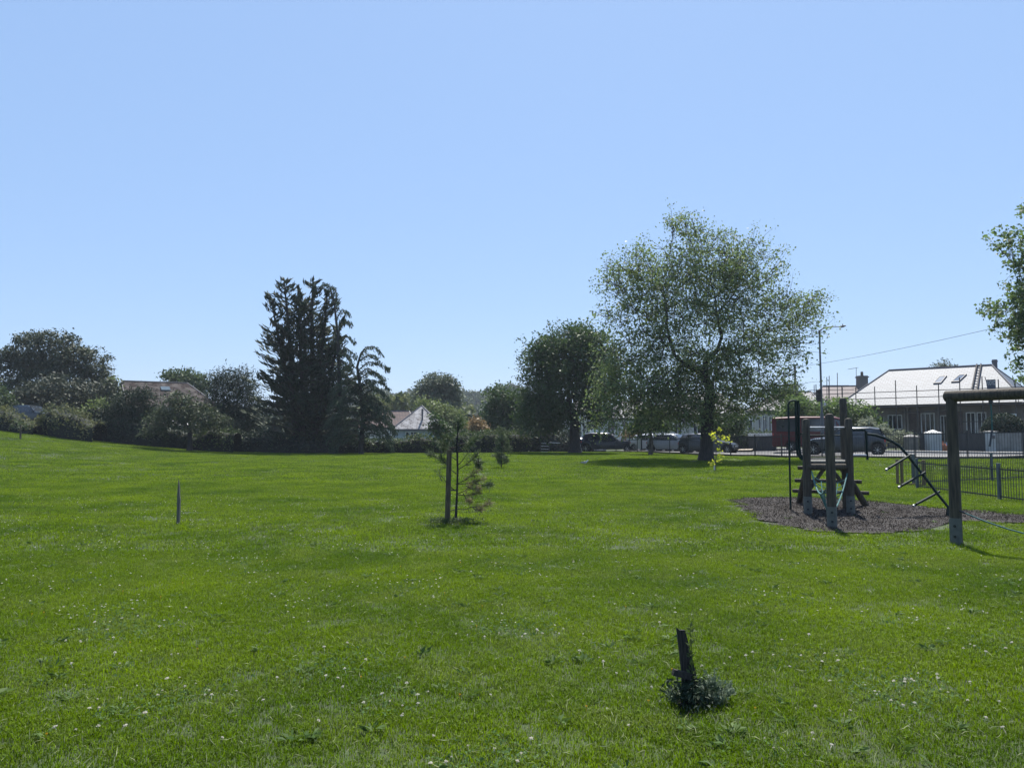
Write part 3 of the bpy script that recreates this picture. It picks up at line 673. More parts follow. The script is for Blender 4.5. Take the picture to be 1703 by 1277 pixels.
rail_fence('low_railing', 'low dark bar railing at the back of the toddler area below the road railings', [(12.4, 23.9), (16.0, 25.8), (20.5, 27.9)], .86, True, .095)
def gate():
    a, b = G(1493, 806), G(1537, 808); t = thing('wooden_gate', 'small gate panel of dark bars between two brown wooden posts', 'gate', a)
    for p, wd in ((a, .07), (a + Vector((.14, .02, 0)), .06), (b, .085)):
        mb = MB(); mb.box(p + Vector((0, 0, .38)), (wd, .07, .80)); mb.build('gate_post', M_gate, t, bevel=.006)
    mb = MB(); mb.beam(a + Vector((.05, 0, .04)), b + Vector((0, 0, .04)), .05, .05); mb.beam(a + Vector((.05, 0, .72)), b + Vector((0, 0, .72)), .03, .03); mb.build('gate_board', M_gate, t)
    mb = MB()
    for i in range(8): q = a.lerp(b, (i + 1.2) / 9.5); mb.tube([q + Vector((0, 0, .05)), q + Vector((0, 0, .74))], .006, 5)
    mb.build('gate_bars', M_fence, t)
gate()

# ------------------------------------------------------------------ hoop-top railings along the road
def hoop_fence():
    t = thing('hoop_top_railings', 'long dark hoop-top metal railings between the park and the road', 'railings', fp[3])
    hs_ = [1.55, 1.53, 1.50, 1.46, 1.36, 1.2, 1.05]
    for i in range(len(fp) - 1):
        a, b = fp[i], fp[i + 1]; L = (Vector((a.x, a.y)) - Vector((b.x, b.y))).length; n = max(1, round(L / 2.7))
        for k in range(n):
            s, e = a.lerp(b, k / n), a.lerp(b, (k + 1) / n); s.z, e.z = h(s.x, s.y), h(e.x, e.y); hg = hs_[i] + (hs_[i + 1] - hs_[i]) * (k + .5) / n
            mb = MB(); m = max(4, int((e - s).length / .125) // 2 * 2); zt = hg - .15; d = (e - s).normalized()
            for z in (.08, zt): mb.beam(s + Vector((0, 0, z)), e + Vector((0, 0, z)), .014, .04)
            qs = [s.lerp(e, (j + .5) / m) for j in range(m)]; Z = Vector((0, 0, 1))
            for j in range(0, m - 1, 2):
                A, B = qs[j], qs[j + 1]; c = (A + B) / 2; r = (B - A).length / 2
                mb.tube([A + Z * .03, A + Z * (hg - r)] + [c + d * (-math.cos(u) * r) + Z * (hg - r + math.sin(u) * r) for u in (.6, 1.2, 1.9, 2.5)] + [B + Z * (hg - r), B + Z * .03], .010, 5)
            mb.build('railing_panel', M_fence, t); mb = MB(); mb.box(s + Z * (hg / 2), (.05, .05, hg + .05)); mb.build('fence_post', M_fence, t)
hoop_fence()
def field_gate():
    a, b = W(899, 752, 69), W(932, 752, 70.5); a.z, b.z = h(a.x, a.y), h(b.x, b.y); t = thing('field_gate', 'wide dark barred metal gate in the shade beside the chestnut tree', 'gate', a); Z = Vector((0, 0, 1))
    for p in (a, a.lerp(b, .42), b):
        mb = MB(); mb.tube([p, p + Z * 1.12], .05, 8); mb.build('gate_post', M_fence, t)
    mb = MB()
    for z in (.2, .45, .7, .95): mb.tube([a + Z * z, a.lerp(b, .42) + Z * z], .022, 6)
    mb.tube([a.lerp(b, .42) + Z * 1.05, b + Z * 1.05], .03, 6)
    mb.build('gate_bars', M_galv, t)
field_gate()

# ------------------------------------------------------------------ stakes and small trees in the field
def split_post():
    c = G(296.5, 872); t = MB(); zt = W(296, 815, c.y).z - c.z; za = W(296, 797, c.y).z - c.z; Z = Vector((0, 0, 1)); ww, d = .024, .024
    pr = [(-ww, -d, zt * .9), (-ww * .35, -d, za * 1.02), (-.2 * ww, -d, zt), (.25 * ww, -d, za * .93), (.55 * ww, -d, zt * .9), (ww, -d, zt * .80)]
    fr = [Vector((-ww, -d, -.2)), *[Vector(p) for p in pr], Vector((ww, -d, -.2))]; bk = [Vector((v.x, d, v.z if v.z < 0 else v.z * .9)) for v in fr]; n = len(fr)
    t.add([v + c for v in fr + bk], [tuple(range(n))[::-1], tuple(range(n, 2 * n))] + [(i, (i + 1) % n, n + (i + 1) % n, n + i) for i in range(n)])
    o = t.build('broken_post', M_old); tag(o, 'thin weathered post with a splintered top standing alone in the field', 'post')
split_post()
def sprout_leaf(mb_pts, name, m, parent, size, aspect=.5, nb=.3, dirs=None, dm=0):
    v, f = leaves(np.array(mb_pts), size, aspect, dirs, dm, nb); return npmesh(name, v, f, m, parent)
def front_stake():
    c = G(1149, 1170); Y = c.y; s = W(1133, 1047, Y); mb = MB(); sc_ = Y / F
    xs = [(-.5, 0), (.5, -.02)]
    a0, a1 = c + Vector((-.055, -.02, -.1)), c + Vector((.05, -.02, -.1)); b0, b1 = c + Vector((-.05, 0, .17)), c + Vector((.035, 0, .17)); t0, t1 = s + Vector((-.026, 0, .012)), s + Vector((.024, 0, -.002)); tm = s + Vector((-.010, 0, -.002))
    q = [a0, b0, t0, tm, t1, b1, a1]; n = len(q); bk = [v + Vector((.004, .045, -.008 if i in (2, 3, 4) else 0)) for i, v in enumerate(q)]
    mb.add(q + bk, [tuple(range(n))[::-1], tuple(range(n, 2 * n))] + [(i, (i + 1) % n, n + (i + 1) % n, n + i) for i in range(n)])
    tag(mb.build('charred_stake', M_black), 'short blackened leaning stake among silvery weeds in the near grass', 'stake')
    mb = MB(); k = W(1119, 1117, Y - .04); mb.beam(k, Vector((c.x + .0, c.y - .03, k.z - .03)), .03, .035); mb.beam(Vector((c.x - .09, c.y - .05, .015)), Vector((c.x + .05, c.y - .06, .03)), .05, .035)
    tag(mb.build('broken_timber', M_black), 'broken black timber offcut lying at the foot of the charred stake', 'timber')
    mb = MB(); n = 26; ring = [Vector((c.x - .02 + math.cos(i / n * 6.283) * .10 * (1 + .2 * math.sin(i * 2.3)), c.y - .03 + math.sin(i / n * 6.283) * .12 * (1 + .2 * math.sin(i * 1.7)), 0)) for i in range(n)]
    mb.poly([Vector((v.x, v.y, h(v.x, v.y) + .004)) for v in ring]); o = mb.build('stake_shadow_soil', mat('shadow_soil', (.028, .022, .016), (.012, .010, .008), .95, 40, bump=.8)); o['kind'] = 'structure'  # dark patch puts the stake's shadow into the ground colour
    # silvery weed clumps, one on each side
    for lab, ctr, rx, rz, n in (('silvery leaved weed growing on the open side of the charred stake', (1186, 1128), .115, .105, 1500), ('small silvery weed pushed up against the charred stake', (1121, 1110), .05, .045, 300)):
        b = W(ctr[0], ctr[1], Y); g = gz(b.x, b.y); t = thing('weed', lab, 'weed', g); mb = MB(); pts = []; N = n // 16
        for i in range(N):
            a = rng.random() * 6.28; r = rx * math.sqrt(rng.random()); e = Vector((g.x + math.cos(a) * r * 1.25, g.y + math.sin(a) * r * .8, g.z + (.06 + rz * 1.5 * (1 - (r / rx) ** 2) * (.5 + .5 * rng.random()))))
            st = g + Vector((rng.normal() * .02, rng.normal() * .02, -.01)); mb.tube([st, st.lerp(e, .5) + Vector((0, 0, .01)), e], .0016, 3, cap=False)
            for j in range(16): pts.append(st.lerp(e, .25 + .75 * rng.random()) + Vector(rng.normal(size=3) * .007))
        mb.build('stem', L_grey, t); sprout_leaf(pts, 'leaves', L_grey, t, .019, .5)
    b = W(1150, 1120, Y - .03); g = gz(b.x, b.y); t = thing('tall_weed', 'single upright leafy stem rising behind the charred stake', 'weed', g); top = W(1148, 1036, Y - .03); mb = MB(); mb.tube([g, g.lerp(top, .5) + Vector((.008, 0, 0)), top], [.004, .003, .0015], 5)
    mb.build('stem', L_hedge, t); pts = []; dr = []
    for i in range(70):
        q = .15 + .85 * rng.random(); p = g.lerp(top, q); d = rng.normal(size=3); d[2] = abs(d[2]) * .8 + .5; d /= np.linalg.norm(d); pts.append(p + Vector(d) * .02); dr.append(d)
    sprout_leaf(pts, 'leaves', L_hedge, t, .034, .35, .4, np.array(dr), .9)
    pts = [Vector((c.x - .01 + rng.normal() * .065, c.y + rng.normal() * .07 - .06, .02 + rng.random() * .13)) for _ in range(900)]  # dark leaves spread forward stand in for the stake's black shadow
    tag(sprout_leaf(pts, 'shadow_undergrowth', L_yew, None, .03, .35), 'dark weeds at the foot of the charred stake, added to deepen its shadow', 'shadow_undergrowth', kind='stuff')
front_stake()
def tufts(c, n, size, r, out=None, m=None, asp=.1):
    d = unit(rng.normal(size=(n, 3)) + (np.array(out) * 1.2 if out is not None else 0)); p = np.array(c) + d * r * rng.random((n, 1)); return p + d * size * .3, d
def needle_tree(name, label, base, trunk_pts, branches, m, parent_mat, needle, per, rad, dry=None, Y=None):
    b = gz(base.x, base.y); t = thing(name, label, 'tree', b); mb = MB(); mb.tube([b - Vector((0, 0, .1))] + trunk_pts, [.03, .026] + [.018] * (len(trunk_pts) - 2) + [.008], 7)
    P = []; D = []; Pd = []; Dd = []
    for (s, e, kind) in branches:
        s, e = Vector(s), Vector(e); mid = (s + e) / 2 + Vector((0, 0, -.03)); mb.tube([s, mid, e], [.009, .007, .004], 5, cap=False); dr = np.array((e - mid).normalized())
        for q in np.linspace(.45, 1.03, 5):
            pp = mid.lerp(e, (q - .5) * 2) if q > .5 else s.lerp(mid, q * 2)
            k = per if kind != 'bare' else per // 6
            p, d = tufts(pp, k if q > .7 else k // 3, needle, rad * (.5 + .5 * q), dr)
            (Pd if kind == 'dry' else P).append(p); (Dd if kind == 'dry' else D).append(d)
    mb.build('trunk', M_barkd, t, smooth=True); v, f = leaves(np.concatenate(P), needle, .14, np.concatenate(D), .8, .2); npmesh('needles', v, f, m, t)
    if Pd: v, f = leaves(np.concatenate(Pd), needle * .8, .14, np.concatenate(Dd), .7, .2); npmesh('dry_needles', v, f, dry, t)
    return t
def staked_pine():
    Y = G(758, 868).y; f = lambda x, y, d=0: W(x, y, Y + d)
    s = G(744, 870); mb = MB(); tp = f(748.5, 748); tp.y = s.y; mb.tube([s - Vector((0, 0, .2)), s, s.lerp(tp, .5), tp], [.05, .049, .047, .046], 12); o = mb.build('tree_stake', M_stake, None, smooth=True); tag(o, 'round weathered timber stake tied to the young pine', 'stake')
    b = G(758, 870)
    br = [((759, 788), (736, 764), ''), ((735, 763), (716, 754), ''), ((760, 782), (793, 756), ''), ((760, 775), (778, 752), 'bare'), ((759, 730), (765, 700), ''), ((760, 735), (744, 728), ''), ((760, 740), (790, 728), ''), ((761, 725), (770, 705), ''), ((760, 745), (735, 738), ''), 
          ((759, 765), (738, 745), ''), ((790, 762), (796, 768), ''), ((760, 752), (782, 738), ''), ((795, 762), (797, 775), ''), ((757, 816), (733, 790), 'bare'), ((735, 800), (730, 784), 'bare'), ((758, 805), (790, 786), 'dry'), ((758, 805), (800, 797), 'dry'), ((790, 803), (813, 806), ''), ((758, 822), (785, 806), 'dry'), ((758, 822), (794, 820), 'dry'), ((775, 808), (795, 812), 'dry'), ((770, 820), (780, 832), 'dry'), ((757, 846), (786, 843), 'bare'), ((785, 843), (812, 838), 'dry'), ((756, 847), (731, 850), 'bare'), ((785, 843), (797, 847), 'dry')]
    B = [(f(*a), f(*e, rng.normal() * .16), k) for a, e, k in br]
    needle_tree('young_pine', 'sparse young pine with bare lower stem tied to a stake', b, [f(758, 858), f(760, 820), f(761, 780), f(760, 740), f(762, 700)], B, L_pine, None, .078, 52, .085, L_dry)
    mb = MB(); mb.beam(f(747, 815, -.03), f(759, 815, -.03), .02, .022); tag(mb.build('tree_tie', M_dark), 'black rubber tie joining the stake to the young pine', 'tie')
    pts = [Vector((s.x + rng.normal() * .22 + .05, s.y + rng.normal() * .13, s.z + .02 + rng.random() * .07)) for _ in range(900)]
    tag(sprout_leaf(pts, 'rank_grass', L_hedge, None, .07, .15, .1), 'longer dark grass left around the foot of the staked pine', 'grass', kind='stuff')
staked_pine()
def small_pine():
    b = G(834, 778); Y = b.y; f = lambda x, y, d=0: W(x, y, Y + d); B = []
    for i in range(64):
        y = rng.uniform(714, 772); wd = 4 + 13 * max(0, 1 - abs(y - 754) / 42) * rng.uniform(.5, 1.3); a = rng.uniform(-1, 1); B.append((f(834, y + 3), f(834 + a * wd * (.6 + .5 * rng.random()), y - 3 * rng.random(), rng.normal() * .3), ''))
    needle_tree('small_pine', 'small bushy pine standing alone in front of the dark hedge', b, [f(834, 770), f(834, 740), f(835, 712)], B, L_pine, None, .11, 17, .09)
small_pine()
def yellow_sapling():
    b = G(1190, 782); Y = b.y; f = lambda x, y, d=0: W(x, y, Y + d); t = thing('yellow_sapling', 'slender sapling with bright yellow green leaves in front of the sycamore', 'tree', b)
    mb = MB(); mb.tube([b, f(1191, 750), f(1192, 730), f(1195, 712)], [.018, .016, .012, .006], 6); P = []
    for s, e in (((1192, 735), (1183, 722)), ((1192, 733), (1207, 730)), ((1193, 728), (1213, 726)), ((1194, 720), (1198, 713)), ((1192, 738), (1212, 733)), ((1191, 760), (1200, 757)), ((1191, 768), (1183, 772)), ((1191, 772), (1180, 769)), ((1191, 750), (1198, 748)), ((1192, 765), (1199, 766)), ((1192, 745), (1188, 722))):
        a, c = f(*s), f(*e, rng.normal() * .15); mb.tube([a, c], .006, 4)
        for k in range(16): P.append(a.lerp(c, .35 + .75 * rng.random()) + Vector(rng.normal(size=3) * .055))
    mb.build('trunk', M_bark, t); sprout_leaf(P, 'leaves', L_yel, t, .12, .6, .3)
    mb = MB(); mb.tube([b + Vector((-.05, 0, 0)), b + Vector((-.05, 0, .35))], .03, 8); tag(mb.build('tree_guard', M_wht), 'short pale guard at the foot of the yellow sapling', 'tree guard')
yellow_sapling()
def gull():
    b = G(972, 773); t = MB(); c = b + Vector((0, 0, .12)); n = 10
    prof = [(-.20, .012, .01), (-.13, .03, .0), (-.05, .055, 0), (.03, .06, .0), (.09, .045, .02), (.12, .030, .055), (.15, .034, .09), (.185, .028, .095), (.205, .010, .09)]
    t.tube([c + Vector((x, 0, z)) for x, r, z in prof], [r for x, r, z in prof], 10); o = t.build('seagull', mat('gull_body', (.62, .63, .64), (.5, .5, .52), .7, 8), None, smooth=True); tag(o, 'white and grey seagull standing on the grass near the tree shade', 'seagull')
    for s in (-1, 1):
        m = MB(); m.tube([c + Vector((.06, s * .045, .03)), c + Vector((-.06, s * .06, .025)), c + Vector((-.22, s * .02, .02))], [.02, .03, .008], 6); m.build('wing', mat('gull_wing', (.22, .24, .26), (.16, .18, .2), .7, 8), o, smooth=True)
        m = MB(); m.tube([c + Vector((.0, s * .02, -.03)), c + Vector((.0, s * .02, -.125))], .005, 5); m.build('leg', M_gate, o)
    m = MB(); m.tube([c + Vector((.20, 0, .09)), c + Vector((.25, 0, .08))], [.010, .004], 6); m.build('beak', M_but, o)
gull()
def far_sapling():
    b = G(34, 730); Y = b.y; t = thing('bare_sapling', 'thin young tree standing on the rising grass before the brambles', 'tree', b); top = W(34, 704, Y)
    mb = MB(); mb.tube([b, b.lerp(top, .5), top], [.06, .05, .02], 6); P = []
    for i in range(9):
        a = b.lerp(top, .5 + .5 * rng.random()); e = a + Vector((rng.normal() * .35, rng.normal() * .3, .15)); mb.tube([a, e], .012, 4)
        for k in range(16): P.append(e + Vector(rng.normal(size=3) * .15))
    mb.build('trunk', M_bark, t); sprout_leaf(P, 'crown', L_mid, t, .12, .5)
far_sapling()

# ------------------------------------------------------------------ trees
tree('sycamore', 'tall wide airy sycamore with thick dark trunk beside the road railings', 'tree', 44, (1174, 768),
     [(1030, 432, 12, 12, 0, 30), (1004, 474, 14, 12, 0, 30), (1068, 412, 14, 12, 0, 30), (1200, 388, 16, 10, 0, 30), (1243, 402, 16, 12, 0, 30), (1290, 428, 10, 16, 0, 30), (1296, 470, 14, 14, 0, 30), (1348, 500, 16, 10, 0, 30), (1358, 536, 12, 14, 0, 30), (1335, 575, 16, 12, 0, 30), (1008, 520, 14, 16, 0, 30), (1320, 640, 16, 12, 0, 30), (1120, 485, 88, 68), (1180, 438, 76, 56), (1235, 492, 72, 68), (1060, 520, 48, 64), (1135, 395, 32, 34, 0, 50), (1085, 445, 60, 38), (1230, 445, 50, 32), (1295, 545, 62, 62), (1330, 520, 30, 30, 0, 40), (1175, 560, 110, 85), (1100, 620, 85, 55), (1235, 620, 95, 50),
      (1040, 590, 45, 45), (1020, 655, 35, 60, -1, 70), (1010, 695, 27, 32, -1, 55), (1265, 655, 55, 28), (1170, 665, 70, 35), (1055, 640, 62, 46), (1125, 655, 72, 38), (1235, 668, 62, 32), (1085, 700, 50, 20), (1160, 690, 50, 22), (1095, 680, 55, 32), (1035, 455, 32, 22, 0, 40), (1128, 368, 10, 12, 0, 20), (1150, 380, 12, 10, 0, 20), (1010, 470, 16, 10, 0, 25), (1280, 425, 10, 14, 0, 20), (1352, 505, 12, 12, 0, 20), (1205, 395, 14, 14, 0, 30)], 7000, 10, .120, L_syc, .35, (1181, 655), .22, M_barkd, leafn=3, aspect=.75, clump=.45, shell=.35)
tree('chestnut_tree', 'dense dark rounded horse chestnut on the corner beside the field gate', 'tree', 62, (956, 751),
     [(945, 600, 58, 55), (900, 625, 36, 50), (985, 610, 45, 62), (950, 560, 35, 24), (905, 580, 22, 22), (930, 660, 60, 45), (900, 690, 40, 38), (990, 670, 30, 40), (880, 665, 14, 20)], 2300, 20, .20, L_chest, .42, (956, 700), .30, M_barkd, shell=.6, clump=.4)
tree('roadside_tree', 'large leafy tree leaning in from the picture edge beside the railings', 'tree', 38, (1800, 800),
     [(1760, 430, 56, 60), (1810, 490, 110, 110), (1728, 384, 26, 30), (1722, 480, 42, 46), (1702, 410, 18, 20, 0, 36), (1662, 402, 13, 9, 0, 20), (1690, 446, 18, 16, 0, 36), (1664, 508, 26, 15, 0, 36), (1692, 530, 24, 18, 0, 40), (1702, 570, 20, 18, 0, 45), (1760, 560, 64, 56), (1800, 620, 80, 55), (1712, 346, 12, 10, 0, 24), (1700, 610, 12, 12, 0, 24)], 2100, 13, .16, L_near, .3, (1800, 680), .17, M_bark, shell=.45, aspect=.75, clump=.28)
tree('garden_tree', 'small dark round-headed tree on a thin trunk in front of the parked cars', 'tree', 57, (1082, 752),
     [(1080, 700, 30, 20), (1060, 712, 16, 14), (1104, 708, 16, 14), (1082, 685, 22, 14)], 260, 14, .2, L_chest, .14, (1082, 722), .28)
tree('holm_oak', 'broad billowing dark holm oak at the far end of the field', 'tree', 78, (98, 722),
     [(70, 590, 42, 38), (45, 580, 28, 26), (95, 575, 34, 24), (120, 600, 36, 26), (155, 602, 26, 22), (165, 625, 22, 20), (100, 640, 60, 40), (50, 640, 45, 45), (15, 615, 30, 30), (5, 600, 18, 20), (178, 640, 14, 14), (130, 650, 50, 32), (80, 680, 55, 26)], 1700, 20, .25, L_oak, .5, (92, 695), .30, M_bark, shell=.85, nbias=.7)
tree('olive_tree', 'grey green spreading tree below the billowing holm oak', 'tree', 70, (150, 735),
     [(95, 655, 50, 28), (60, 665, 34, 26), (150, 665, 40, 32), (180, 660, 16, 30), (120, 690, 60, 24), (170, 700, 26, 24)], 700, 15, .28, leafmat('leaf_olive', (.035, .046, .030), (.065, .076, .048), None, .12, .5, .6), .28, (140, 700), .40, M_bark, shell=.7)
tree('ivy_tree', 'bright green bushy tree cut off by the picture edge over the brambles', 'tree', 66, (-12, 725),
     [(-6, 668, 22, 28), (-2, 690, 20, 16), (-14, 650, 14, 16)], 220, 16, .24, L_mid, .2, (-12, 700), .35)
tree('gable_tree', 'narrow leafy tree squeezed against the grey gable of the brown-roofed house', 'tree', 72, (184, 742),
     [(184, 650, 9, 22), (180, 680, 10, 24), (188, 668, 7, 20)], 130, 16, .24, L_light, .14, (184, 700), .3)
tree('yew_tree', 'dark spiky rounded yew in front of the brown tiled roof', 'tree', 61, (215, 748),
     [(225, 680, 34, 32), (200, 700, 32, 36), (235, 660, 18, 16), (215, 722, 42, 26), (250, 705, 22, 34)], 620, 18, .26, L_yew, .25, (218, 715), .36, M_barkd, shell=.6, aspect=.25)
tree('hawthorn', 'low flat-topped hawthorn with a crooked trunk before the tiled house', 'tree', 57, (315, 753),
     [(300, 680, 38, 16), (330, 692, 40, 18), (275, 698, 30, 15), (300, 665, 24, 12), (355, 700, 24, 12), (260, 715, 20, 9), (245, 718, 12, 7), (318, 705, 40, 10), (372, 702, 12, 6)], 560, 12, .19, leafmat('leaf_hawthorn', (.035, .052, .030), (.075, .095, .045), None, .2, .5, .9), .17, (316, 722), .26, M_barkd, shell=.4)
tree('bushy_conifer', 'broad feathery dark green evergreen between the tiled house and the cypress', 'tree', 66, (382, 752),
     [(385, 660, 40, 42), (395, 628, 22, 16), (365, 640, 22, 20), (360, 690, 26, 34), (405, 665, 26, 32), (385, 712, 50, 34), (422, 690, 20, 30), (372, 618, 5, 9), (408, 616, 4, 8)], 950, 18, .28, L_yew, .3, (382, 715), .40, M_barkd, shell=.6, aspect=.22)
tree('back_garden_tree', 'rounded green tree showing above the right end of the tiled ridge'.replace('right ', 'hipped '), 'tree', 88, (310, 735),
     [(300, 628, 28, 12), (320, 636, 26, 16), (285, 626, 14, 8), (335, 650, 16, 14)], 260, 14, .3, L_mid, .3, (312, 690), .40)
tree('poplar_tree', 'tall pale grey green poplar rising behind the white-roofed bungalow', 'tree', 105, (728, 735),
     [(715, 650, 24, 24), (745, 645, 18, 22), (728, 635, 26, 14), (758, 660, 9, 24), (700, 660, 14, 18), (725, 680, 40, 28), (750, 690, 18, 20)], 800, 13, .34, L_pop, .3, (728, 700), .42, shell=.5)
tree('elm_tree', 'light green tree close behind the white-roofed bungalow', 'tree', 93, (735, 745),
     [(725, 690, 28, 22), (750, 700, 26, 26), (762, 715, 16, 16), (705, 672, 12, 12)], 420, 13, .3, L_light, .2, (735, 722), .4)
tree('cherry_tree', 'dark slender tree overlapping the end of the bungalow roof', 'tree', 60, (735, 757),
     [(730, 712, 17, 15), (742, 722, 14, 12), (722, 700, 9, 11), (734, 735, 18, 10)], 150, 14, .2, L_chest, .09, (735, 738), .22)
tree('ash_tree', 'mid-sized dark green ash between the wooded hill and the chestnut', 'tree', 76, (838, 752),
     [(835, 662, 28, 22), (820, 690, 20, 26), (855, 680, 22, 30), (838, 712, 34, 26), (865, 700, 18, 30)], 620, 15, .26, L_chest, .25, (838, 715), .38, M_barkd)
tree('russet_shrub', 'reddish brown leafed garden shrub above the dark clipped hedge', 'shrub', 72, (792, 752),
     [(792, 708, 14, 13), (802, 715, 10, 9)], 110, 14, .2, L_red, .06, (792, 730), .25)
tree('roadside_elder', 'bright-topped bushy elder behind the red van', 'tree', 62.5, (1345, 748),
     [(1345, 682, 30, 18), (1385, 680, 32, 17), (1425, 690, 24, 18), (1320, 672, 18, 14), (1450, 712, 24, 16), (1310, 690, 16, 16)], 560, 15, .22, L_near, .14, (1370, 720), .32)
tree('laurel_bush', 'dark glossy bush standing beside the cream bungalow', 'bush', 64, (1205, 750),
     [(1205, 712, 28, 20), (1225, 705, 16, 22), (1180, 700, 20, 20)], 330, 15, .2, L_chest, .12, (1205, 735), .3)
tree('variegated_shrub', 'pale leaved shrub in front of the scaffolded bungalow window', 'shrub', 57.5, (1490, 752),
     [(1462, 718, 18, 11), (1498, 728, 22, 10), (1440, 704, 10, 10), (1520, 735, 12, 8)], 200, 13, .16, leafmat('leaf_variegated', (.10, .13, .08), (.26, .29, .20), None, .25, .5, 2), .05, (1490, 740), .2)
tree('chimney_tree', 'tip of a tree peeping over the slate ridge of the scaffolded bungalow', 'tree', 84, (1569, 740),
     [(1570, 607, 13, 7), (1562, 614, 14, 9), (1582, 612, 10, 8)], 70, 12, .2, L_pop, .2, (1570, 650), .25)
tree('street_cherry', 'green tree between the sycamore crown and the scaffolding of the rear house', 'tree', 72, (1322, 745),
     [(1318, 648, 13, 15), (1328, 662, 14, 12), (1312, 665, 12, 16)], 120, 13, .2, L_mid, .12, (1320, 690), .28)
tree('copper_shrub', 'mixed green and russet shrub behind the pale slatted gate', 'shrub', 68, (1050, 752),
     [(1046, 722, 14, 9), (1062, 726, 10, 7)], 90, 12, .18, L_red, .05, (1050, 738), .22)
def conifer(name, label, Y, base, stems, lm, n_br, spray=.5, asp=.16, prof=None, seed=1, per=46):
    b = W(base[0], base[1], Y); b.z = h(b.x, b.y); t = thing(name, label, 'tree', b); mb = MB(); P = []; D = []
    s_ = Y / F
    for (bx, tx, ty, r0, y0, wl, wr) in stems:
        a = W(bx, base[1], Y); a.z = b.z; top = W(tx, ty, Y + rng.normal() * .6); a.y += rng.normal() * .25
        mid = a.lerp(top, .35) + Vector((rng.normal() * .15, 0, 0)); mb.tube([a - Vector((0, 0, .2)), a, mid, a.lerp(top, .7), top], [r0 * 1.3, r0, r0 * .8, r0 * .5, .03], 8)
        for i in range(n_br):
            q = i / n_br; py = y0 + (ty - y0) * q; z = W(tx, py, Y).z; f = (z - a.z) / (top.z - a.z); c = a.lerp(top, min(1, max(0, f)))
            az = rng.random() * 6.283; side = math.cos(az); Lm = (wr if side > 0 else wl) * s_; taper = min(1, (1 - q) ** .48 * 1.22) * (.70 + .5 * rng.random())
            if rng.random() < .12: taper *= 1.25
            L = max(.3, Lm * taper * (abs(side) ** .5 * .75 + .25)); el = R(0 + 34 * q + rng.normal() * 7)
            d = Vector((math.cos(az) * math.cos(el), math.sin(az) * math.cos(el), math.sin(el))); e = c + d * L + Vector((0, 0, L * .10)); m_ = c.lerp(e, .5) - Vector((0, 0, L * .07))
            mb.tube([c, m_, e], [.045, .03, .012], 4, cap=False)
            k = int(per * (.35 + L / 2.2)); u = (.12 + .88 * rng.random(k) ** .8); pos = np.array([list(c.lerp(m_, x * 2) if x < .5 else m_.lerp(e, x * 2 - 1)) for x in u])
            fan = (1 - u) * .5 + .12; off = rng.normal(size=(k, 3)) * np.array([1, 1, .20]) * (fan * min(L, 1.8) * .5)[:, None]; pos += off
            dd = unit(np.array(d)[None] + rng.normal(size=(k, 3)) * .35 + np.array([0, 0, .25])); P.append(pos); D.append(dd)
    mb.build('trunk', M_barkd, t, smooth=True); v, f = leaves(np.concatenate(P), spray, asp * 1.3, np.concatenate(D), .85, .55, .4, -.12); npmesh('crown', v, f, lm, t); return t
conifer('monterey_cypress', 'very tall many-stemmed dark cypress with spiky spreading layers', 62, (510, 756),
        [(500, 472, 462, .30, 700, 58, 40), (506, 496, 476, .26, 690, 50, 44), (512, 520, 464, .28, 690, 48, 52), (520, 545, 484, .26, 700, 40, 48), (500, 450, 492, .24, 745, 46, 30), (525, 568, 530, .2, 745, 30, 38), (508, 505, 500, .24, 750, 80, 72), (494, 466, 540, .18, 752, 66, 40), (520, 548, 570, .18, 752, 40, 60)], L_cyp, 56, .50, .16, per=31)
def droopy(name, label, Y, base, trunk, arms, lm, dens=95, hang=.42):
    b = W(base[0], base[1], Y); b.z = h(b.x, b.y); t = thing(name, label, 'tree', b); mb = MB(); tp = [b - Vector((0, 0, .2))] + [W(x, y, Y) for x, y in trunk]
    mb.tube(tp, np.linspace(.24, .03, len(tp)), 8); P = []; D = []
    for pts, dy in arms:
        w_ = [W(x, y, Y + dy * i / (len(pts) - 1)) for i, (x, y) in enumerate(pts)]
        Q = []
        for i in range(len(w_) - 1):
            for k in range(8): Q.append(w_[i].lerp(w_[i + 1], k / 8))
        Q.append(w_[-1]); mb.tube(Q, np.linspace(.05, .010, len(Q)), 4, cap=False); Qa = np.array([list(q) for q in Q]); L = np.linalg.norm(np.diff(Qa, axis=0), axis=1).sum(); k = int(L * dens)
        u = rng.random(k) * (len(Q) - 1.001); i0 = u.astype(int); fr = (u - i0)[:, None]; p = Qa[i0] * (1 - fr) + Qa[i0 + 1] * fr; tan = unit(Qa[i0 + 1] - Qa[i0])
        drop = rng.random((k, 1)) ** 1.3 * hang * (1.15 - u[:, None] / len(Q)); p = p + np.array([0, 0, -1.]) * drop + rng.normal(size=(k, 3)) * np.array([.10, .28, .05]) + tan * drop * .35
        P.append(p); D.append(unit(tan * .8 + np.array([0, 0, -.9]) + rng.normal(size=(k, 3)) * .3))
    mb.build('trunk', M_barkd, t, smooth=True); v, f = leaves(np.concatenate(P), .22, .30, np.concatenate(D), .85, .3); npmesh('crown', v, f, lm, t)
